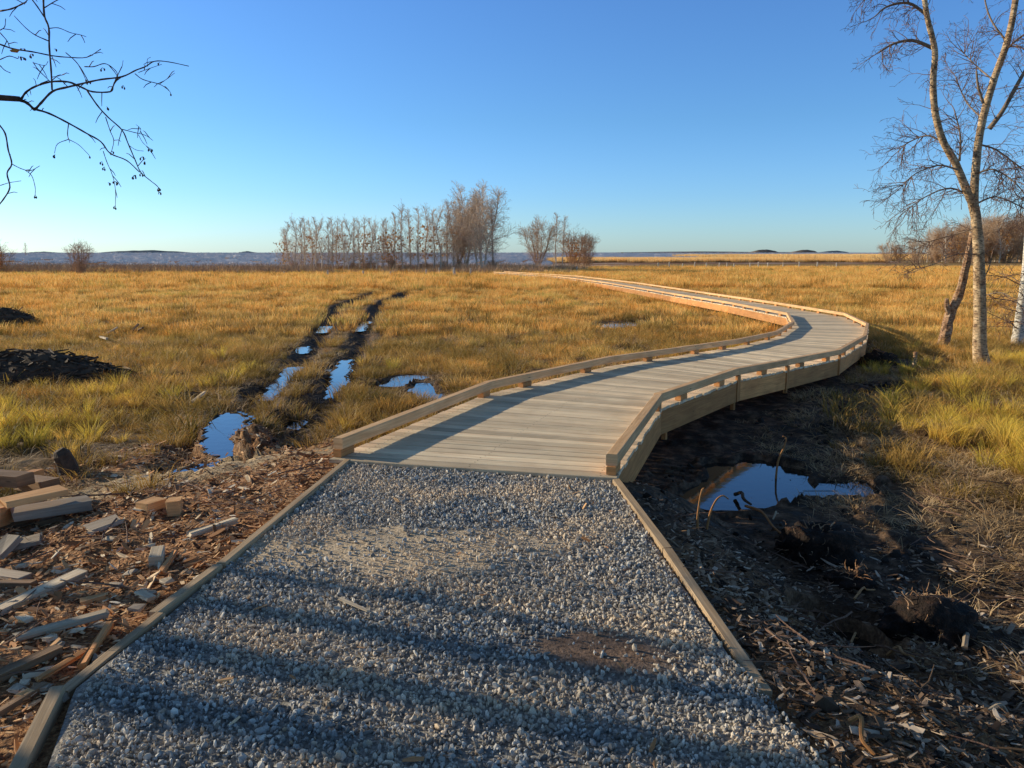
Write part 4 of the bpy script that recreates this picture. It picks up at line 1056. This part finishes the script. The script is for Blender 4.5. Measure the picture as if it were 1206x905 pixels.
# white crests and shoals on the sea
mfo = M('foam'); mfo.col((.98, .88, .80)).rough(.8)
def crest(seed):
    rg = random.Random(seed); mb = MB(); n = 8; vs = []; fs = []
    for i in range(n + 1):
        t = i / n; x = (t - .5); w = math.sin(PI * t) * rg.uniform(.6, 1); y = rg.uniform(-.02, .02)
        vs += [(x, y - .03 * w, 0), (x, y, .035 * w), (x, y + .05 * w, 0)]
        if i: b = 3 * (i - 1); fs += [(b, b + 3, b + 4, b + 1), (b + 1, b + 4, b + 5, b + 2)]
    mb.add(vs, fs); return mb.build('crest', mfo.m, link=False)
cr = [crest(s) for s in range(4)]
n = 8000; y = np.exp(RS.uniform(math.log(135), math.log(2600), n)); x = RS.uniform(-.75, .75, n) * y
ok = (zbase(x, y) < SEA - .3) & (fbm(x / (y * .05), np.log(y) * 9, 2, 3) > -.12) & ~((x > 10) & (y < 330) & (x < 120)) & ~((x > 90) & (y > 240) & (y < 250 + x))
x, y = x[ok], y[ok]; k = len(x); s = y / F * RS.uniform(3, 22, k) ** 1.0
scatter('sea_foam', 'broken white wave crests all over the brown bay', 'foam', cr, np.stack([x, y, np.full(k, SEA + .01)], -1), np.stack([np.zeros(k), np.zeros(k), RS.normal(0, .12, k)], -1),
        np.stack([s, s, np.clip(y * .11, 10, 120)], -1), RS.randint(0, 4, k))

# ------------------------------------------------------------------ fence posts along the shore
def post(u, v0, v1, w, label, group=None):
    x, y = G(u, v0); z = float(zt(x, y)); top = at_y(u, v1, y).z
    mb = MB(); mb.tube([(x, y, z - .2), (x + random.uniform(-.02, .02), y, z + .3), (x + random.uniform(-.05, .05), y, top)], [w / 2 * 1.05, w / 2, w / 2 * .92], 7, lump=.05)
    tag(mb.build('fence_post', B_WHITE), label, 'fence post', group)
for u, a, b, w, lb in [(386, 328, 318, .2, None), (428, 327, 319, .2, None), (502, 327, 317, .2, None), (517, 326, 315, .18, None), (535, 328, 315, .32, 'thickest pale fence post in front of the grove'), (554, 327, 316, .2, None),
                       (291, 325, 318, .17, None), (158, 325, 318, .17, None), (335, 326, 320, .15, None), (460, 327, 320, .15, None)]:
    post(u, a, b, w, lb or 'thin pale fence post in the row before the shore, left of the boardwalk', None if lb else 'fence posts left of the boardwalk')
for u in (775, 788, 804, 818, 832, 847, 856, 864, 883, 893, 904, 922, 941, 962, 985):
    post(u, 317.5, 310.5 - (u % 3), .22, 'thin pale fence post by the pools right of the boardwalk', 'fence posts right of the boardwalk')
post(679, 322, 314, .2, 'pale fence post at the foot of the brown leaved bushy tree')

# ------------------------------------------------------------------ offcuts and debris on the left
def plank(name, label, p0, p1, w, th, mat, l0=.03, l1=.03, cat=None, roll=0.0, group=None):
    def W(p, l):
        x, y = G(*p)
        for _ in range(4): x, y = at_z(p[0], p[1], float(zt(x, y)) + l)
        return Vector((x, y, float(zt(x, y)) + l))
    a, b = W(p0, l0), W(p1, l1); mb = MB()
    mb.box(a, b, w, th, up=(roll, 0, 1), jit=.006, cham=.004)
    return tag(mb.build(name, mat), label, cat or name.replace('_', ' '), group)
plank('plank', 'dark brown beam end on top of the offcut pile at the left border', (-25, 560), (30, 566), .16, .09, W_BROWN, .32, .30)
plank('wood_block', 'reddish brown block behind the tan board of the offcut pile', (28, 568), (60, 573), .15, .10, W_BROWN, .22, .2)
plank('plank', 'smooth tan board lying across the top of the offcut pile', (2, 592), (74, 579), .17, .045, W_ORANGE, .24, .2)
plank('plank', 'grey weathered board under the tan board of the pile', (14, 608), (106, 592), .17, .075, W_GREY, .12, .10)
plank('wood_block', 'bright orange sawn block at the left border below the tan board', (-12, 612), (22, 602), .14, .13, W_ORANGE, .13, .12)
plank('plank', 'dark board under the orange block at the bottom of the pile', (-20, 625), (50, 606), .2, .05, W_BROWN, .04, .05)
plank('plank', 'brown board sticking out behind the offcut pile', (-15, 574), (44, 556), .12, .05, W_BEAM, .27, .22)
plank('offcut', 'flat reddish offcut lying in front of the pile', (48, 614), (76, 609), .13, .03, W_BROWN, .03, .03)
plank('offcut', 'wide pale flat offcut on the chips below the pile', (12, 643), (48, 634), .16, .03, W_GREY, .03, .03)
plank('plank', 'grey slab leaning at the left border beside the flat offcut', (-6, 655), (18, 632), .12, .04, W_GREY, .05, .1)
plank('offcut', 'grey flat scrap right of the offcut pile', (104, 624), (140, 612), .15, .03, W_GREY, .03, .03)
plank('wood_block', 'short wedge shaped tan block catching the sun, left of the cube', (166, 601), (189, 592), .12, .07, W_ORANGE, .05, .05)
plank('wood_block', 'sunlit cube shaped block on the chips', (198, 598), (214, 596), .11, .11, W_ORANGE, .07, .07)
plank('wood_block', 'small upright pale block alone in the middle of the chips', (183, 664), (187, 650), .075, .075, W_PALE, .04, .04)
plank('plank', 'long pale plank crossing the left border, nearest of the whitish ones', (-20, 728), (97, 674), .09, .035, W_PALE, .04, .05)
plank('plank', 'short grey plank above the long pale plank at the left border', (-10, 675), (31, 681), .09, .035, W_GREY, .05, .04)
plank('plank', 'thin brown board right under the short grey plank', (-15, 689), (40, 688), .06, .03, W_BROWN, .03, .03)
plank('plank', 'long thin grey plank pointing to the gravel below the long pale one', (18, 751), (125, 723), .06, .025, W_PALE, .03, .03)
plank('stick', 'straight brown stick lying toward the bent kerb corner', (97, 785), (129, 736), .035, .03, W_BEAM, .03, .03)
plank('plank', 'rough brown plank at the left border near the bottom', (-15, 803), (69, 764), .07, .03, W_BROWN, .03, .03)
plank('offcut', 'small tan chip of board above the thin grey plank', (97, 709), (126, 702), .05, .02, W_ORANGE, .03, .03)
plank('offcut', 'small pale splinter beside the left kerb joint', (163, 697), (179, 705), .05, .02, W_PALE, .03, .03)
plank('bark_slab', 'pale split bark slab lying in the sun next to the left kerb', (223, 630), (277, 612), .07, .025, W_PALE, .04, .04)
plank('stick', 'thin crooked stick right of the upright block', (190, 675), (207, 650), .03, .02, W_BEAM, .03, .03)
plank('stick', 'dark flat stick at the bottom left border', (-5, 842), (52, 806), .04, .02, W_BROWN, .03, .03)
plank('stick', 'second straight brown stick in front of the rough plank', (45, 800), (100, 768), .03, .02, W_BEAM, .03, .03)
rr = random.Random(77)
for i in range(46):
    u, v = rr.uniform(5, 210), rr.uniform(620, 850)
    if u > 250 - (v - 640) * .9: continue
    a = rr.uniform(-.9, .9); L = rr.uniform(5, 15)
    plank('wood_scrap', 'small sawn wood scrap lying among the chips left of the gravel', (u, v), (u + L * math.cos(a), v - L * math.sin(a) * .6), rr.uniform(.025, .06), .015, rr.choice([W_PALE, W_ORANGE, W_BROWN, W_GREY, W_GREY]), .03, .03, group='small wood scraps left of the gravel')
# black stump
x, y, z = gpos(80, 562)
mb = MB(); mb.tube([(x + .02, y, z - .05), (x, y, z + .10), (x - .03, y - .02, z + .2), (x - .05, y - .03, z + .24)], [.10, .085, .08, .05], 9, lump=.12)
tag(mb.build('stump', B_DARK), 'small black stump standing behind the offcut pile', 'stump')

# brush heaps
def heap(u, v, rx, ry, h, n, seed, label):
    x, y, z = gpos(u, v); rg = random.Random(seed); mb = MB()
    for _ in range(n):
        a = rg.uniform(0, 6.28); q = math.sqrt(rg.random()); px, py = x + rx * q * math.cos(a), y + ry * q * math.sin(a)
        pz = z + h * (1 - q ** 1.8) * rg.uniform(.7, 1.02) + .01; d = Vector((rg.gauss(0, 1), rg.gauss(0, .8), rg.gauss(0, .12) - .0)).normalized() * rg.uniform(.15, .5)
        c = Vector((px, py, pz)); mb.tube([c - d * .5, c + Vector((0, 0, rg.uniform(-.03, .06))), c + d * .5], [.022 * rg.uniform(.5, 1.3), .018, .008], 4, cap=False)
    # soil core of the heap
    vs = [(x, y, z + h * .95)]; ring = 18
    for k, (q, f) in enumerate(((.35, .84), (.7, .5), (1.02, -.03))):
        for i in range(ring): a = 2 * PI * i / ring; w = rg.uniform(.88, 1.08); vs.append((x + rx * q * w * math.cos(a), y + ry * q * w * math.sin(a), z + h * f * rg.uniform(.8, 1.1)))
    fs = [(0, 1 + i, 1 + (i + 1) % ring) for i in range(ring)]
    for k in range(2): fs += [(1 + k * ring + i, 1 + (k + 1) * ring + i, 1 + (k + 1) * ring + (i + 1) % ring, 1 + k * ring + (i + 1) % ring) for i in range(ring)]
    mb.add(vs, fs); return tag(mb.build('brush_heap', B_DARK), label, 'brush heap')
heap(26, 450, 2.3, 1.0, .62, 620, 3, 'long dark heap of cut brush in the grass at the left border')
heap(0, 382, 1.7, .9, .75, 260, 4, 'smaller dark brush heap further back at the left border')
heap(222, 470, .35, .25, .16, 40, 5, 'little tangle of sticks and turf left of the wheel ruts')
for (a, b, mt, lb) in [((117, 397), (138, 384), W_PALE, 'pale peeled stick propped in the meadow, the longest of the group'), ((115, 396), (126, 399), W_PALE, 'short pale stick at the foot of the propped one in the meadow'),
                       ((152, 392), (163, 384), W_BROWN, 'dark stick leaning in the meadow right of the pale ones'), ((160, 393), (168, 386), W_BROWN, 'short dark stick furthest right of the leaning meadow sticks')]:
    plank('stick', lb, a, b, .06, .05, mt, .05, .3)
plank('stick', 'bleached curved stick in the grass left of the nearest rut', (225, 473), (241, 464), .05, .04, W_PALE, .05, .12)
plank('stick', 'pale stick end poking out of the long brush heap', (118, 452), (150, 450), .06, .05, W_GREY, .08, .08)
plank('stick', 'light short branch in the grass above the long brush heap', (140, 431), (153, 436), .06, .05, W_PALE, .06, .06)

# ------------------------------------------------------------------ root clumps, sticks on the right
mrt = M('root_soil'); mrt.col(mrt.ramp(mrt.noise(mrt.pos(), 14, 5, .7), [(.3, (.008, .006, .005)), (.55, (.03, .018, .012)), (.72, (.12, .055, .03))])).rough(.85).bump(mrt.noise(mrt.pos(), 50, 4), 1, .02)
def root_clump(u, v, r, h, seed, label):
    x, y, z = gpos(u, v); import bmesh; rg = random.Random(seed)
    bm = bmesh.new(); bmesh.ops.create_icosphere(bm, subdivisions=4, radius=1)
    for vv in bm.verts:
        c = vv.co; k = 1 + .9 * float(fbm(c.x * 1.6 + seed, c.y * 1.6 + c.z * 1.3, 3)) + .35 * float(fbm(c.x * 7 + seed, c.y * 7 + c.z * 6, 2)); k += .5 * float(fbm(c.x * 3.3 + seed, c.y * 3.3 + c.z * 4, 3)); vv.co = Vector((c.x * r * k, c.y * r * .8 * k, c.z * h * .8 * k))
    e = empty('root_clump', (x, y, z + h * .12)); tag(e, label, 'root clump')
    me = bpy.data.meshes.new('soil'); bm.to_mesh(me); bm.free(); me.polygons.foreach_set('use_smooth', [True] * len(me.polygons)); me.materials.append(mrt.m)
    o = bpy.data.objects.new('soil', me); COL.objects.link(o); o.parent = e
    mb = MB()
    for _ in range(46):
        a = rg.uniform(0, 6.28); el = rg.uniform(.0, 1.4); d = Vector((math.cos(a) * math.cos(el), math.sin(a) * math.cos(el), math.sin(el)))
        p = Vector((d.x * r, d.y * r * .8, d.z * h)) * .85; pts = [p]
        for k in range(4): d = (d + Vector((rg.gauss(0, .4), rg.gauss(0, .4), rg.gauss(-.15, .35)))).normalized(); pts.append(pts[-1] + d * rg.uniform(.01, .04))
        mb.tube(pts, [.005, .004, .003, .002, .001], 3, cap=False)
    mb.build('roots', B_SNAG, e)['kind'] = 'stuff'
root_clump(960, 655, .27, .26, 3, 'dark uprooted root clump just below the large pool')
root_clump(1092, 742, .27, .22, 6, 'larger upturned root clump with reddish roots near the right border')
root_clump(1036, 432, .38, .32, 9, 'grey brown root ball in the grass beside the outer bend of the boardwalk')
root_clump(1000, 690, .15, .1, 12, 'low dark lump of peat between the two large root clumps')
def stick(label, px, z0, zs, r, mat=W_BEAM, name='stick'):
    x0, y0, zg = gpos(*px[0]); P = [Vector((x0, y0, zg - .03))] + [at_y(u, v, y0) for u, v in px[1:]]
    P = curve(P, 4); mb = MB(); k = len(P); mb.tube(P, [lerp(r, r * .5, i / k) for i in range(k)], 6, lump=.1)
    tag(mb.build(name, mat), label, 'stick')
stick('thin bent stem rising out of the far side of the large pool', [(914, 556), (916, 545), (922, 530), (926, 517), (922, 514)], 0, 0, .012)
stick('thin upright stem left of the arched one before the large pool', [(821, 628), (822, 605), (826, 580), (829, 575)], 0, 0, .009)
stick('arched pale stem bending toward the large pool', [(831, 628), (836, 606), (843, 590), (851, 584), (858, 588)], 0, 0, .009)
def lying(label, a, b, r, mat=W_BEAM, lift=.06, mid=.04):
    xa, ya, za = gpos(*a); xb, yb, zb = gpos(*b); A_, B_ = Vector((xa, ya, za + lift)), Vector((xb, yb, zb + lift * .5))
    P = curve([A_, A_.lerp(B_, .35) + Vector((.02, .03, mid)), A_.lerp(B_, .7) + Vector((-.02, 0, mid * .5)), B_], 4); mb = MB(); k = len(P)
    mb.tube(P, [lerp(r, r * .6, i / k) for i in range(k)], 6, lump=.12); tag(mb.build('stick', mat), label, 'stick')
lying('long brown branch lying from the large pool down to the first root clump', (878, 597), (932, 645), .013, W_BEAM, .08)
lying('dark forked branch at the near shore of the large pool', (866, 578), (884, 598), .02, B_DARK, .1)
lying('short orange stick leaning on the lower root clump', (1005, 720), (1030, 700), .008, W_ORANGE, .08)
lying('short curved stick before the small dark puddle', (1002, 757), (1013, 738), .008, W_ORANGE, .06)
lying('bright broken stick below the larger root clump', (1045, 770), (1076, 788), .010, W_ORANGE, .04)
lying('pale twig lying by the large pool', (910, 614), (917, 604), .008, W_PALE, .05)
lying('grey branch standing off the right flank of the larger root clump', (1135, 772), (1138, 742), .018, W_GREY, .05)
lying('long brown stick near the bottom right of the chips', (1000, 858), (1030, 892), .010, W_BEAM, .03)
lying('pale stick lying at the lower right border', (1160, 852), (1206, 862), .012, W_PALE, .03)

# ------------------------------------------------------------------ light
SUN_EL = math.radians(17.5); d_sun = Vector((-.945, .325, 0)).normalized()
sd = Vector((d_sun.x * math.cos(SUN_EL), d_sun.y * math.cos(SUN_EL), math.sin(SUN_EL)))
L = bpy.data.lights.new('sun', 'SUN'); L.energy = 5.0; L.angle = math.radians(.6); L.color = (1, .88, .66)
lo = bpy.data.objects.new('sun', L); COL.objects.link(lo); lo.rotation_euler = (-sd).to_track_quat('-Z', 'Y').to_euler()
w = bpy.data.worlds.new("World"); scene.world = w; w.use_nodes = True; nt = w.node_tree; bg = nt.nodes['Background']
sky = nt.nodes.new('ShaderNodeTexSky'); sky.sky_type = 'NISHITA'; sky.sun_disc = False; sky.sun_elevation = SUN_EL
sky.sun_rotation = math.atan2(d_sun.x, d_sun.y); sky.altitude = 0; sky.air_density = 1.0; sky.dust_density = .3; sky.ozone_density = 2.5
tc = nt.nodes.new('ShaderNodeTexCoord'); sx = nt.nodes.new('ShaderNodeSeparateXYZ'); nt.links.new(tc.outputs['Generated'], sx.inputs[0])
cr_ = nt.nodes.new('ShaderNodeValToRGB'); nt.links.new(sx.outputs['Z'], cr_.inputs[0]); r_ = cr_.color_ramp
while len(r_.elements) < 5: r_.elements.new(.5)
for e_, (p_, c_) in zip(r_.elements, [(0, (.34, .49, .74)), (.07, (.28, .44, .68)), (.16, (.255, .42, .61)), (.30, (.26, .42, .64)), (.5, (.24, .25, .26))]): e_.position = p_; e_.color = (*c_, 1)
mu = nt.nodes.new('ShaderNodeVectorMath'); mu.operation = 'MULTIPLY'; nt.links.new(sky.outputs[0], mu.inputs[0]); nt.links.new(cr_.outputs[0], mu.inputs[1])
sc2 = nt.nodes.new('ShaderNodeVectorMath'); sc2.operation = 'SCALE'; nt.links.new(mu.outputs[0], sc2.inputs[0]); sc2.inputs['Scale'].default_value = 2.0
nt.links.new(sc2.outputs[0], bg.inputs[0]); bg.inputs[1].default_value = .15
scene.view_settings.view_transform = 'Standard'; scene.view_settings.look = 'None'; scene.view_settings.exposure = 0
scene.cycles.use_denoising = True; scene.cycles.max_bounces = 6; scene.cycles.transparent_max_bounces = 8
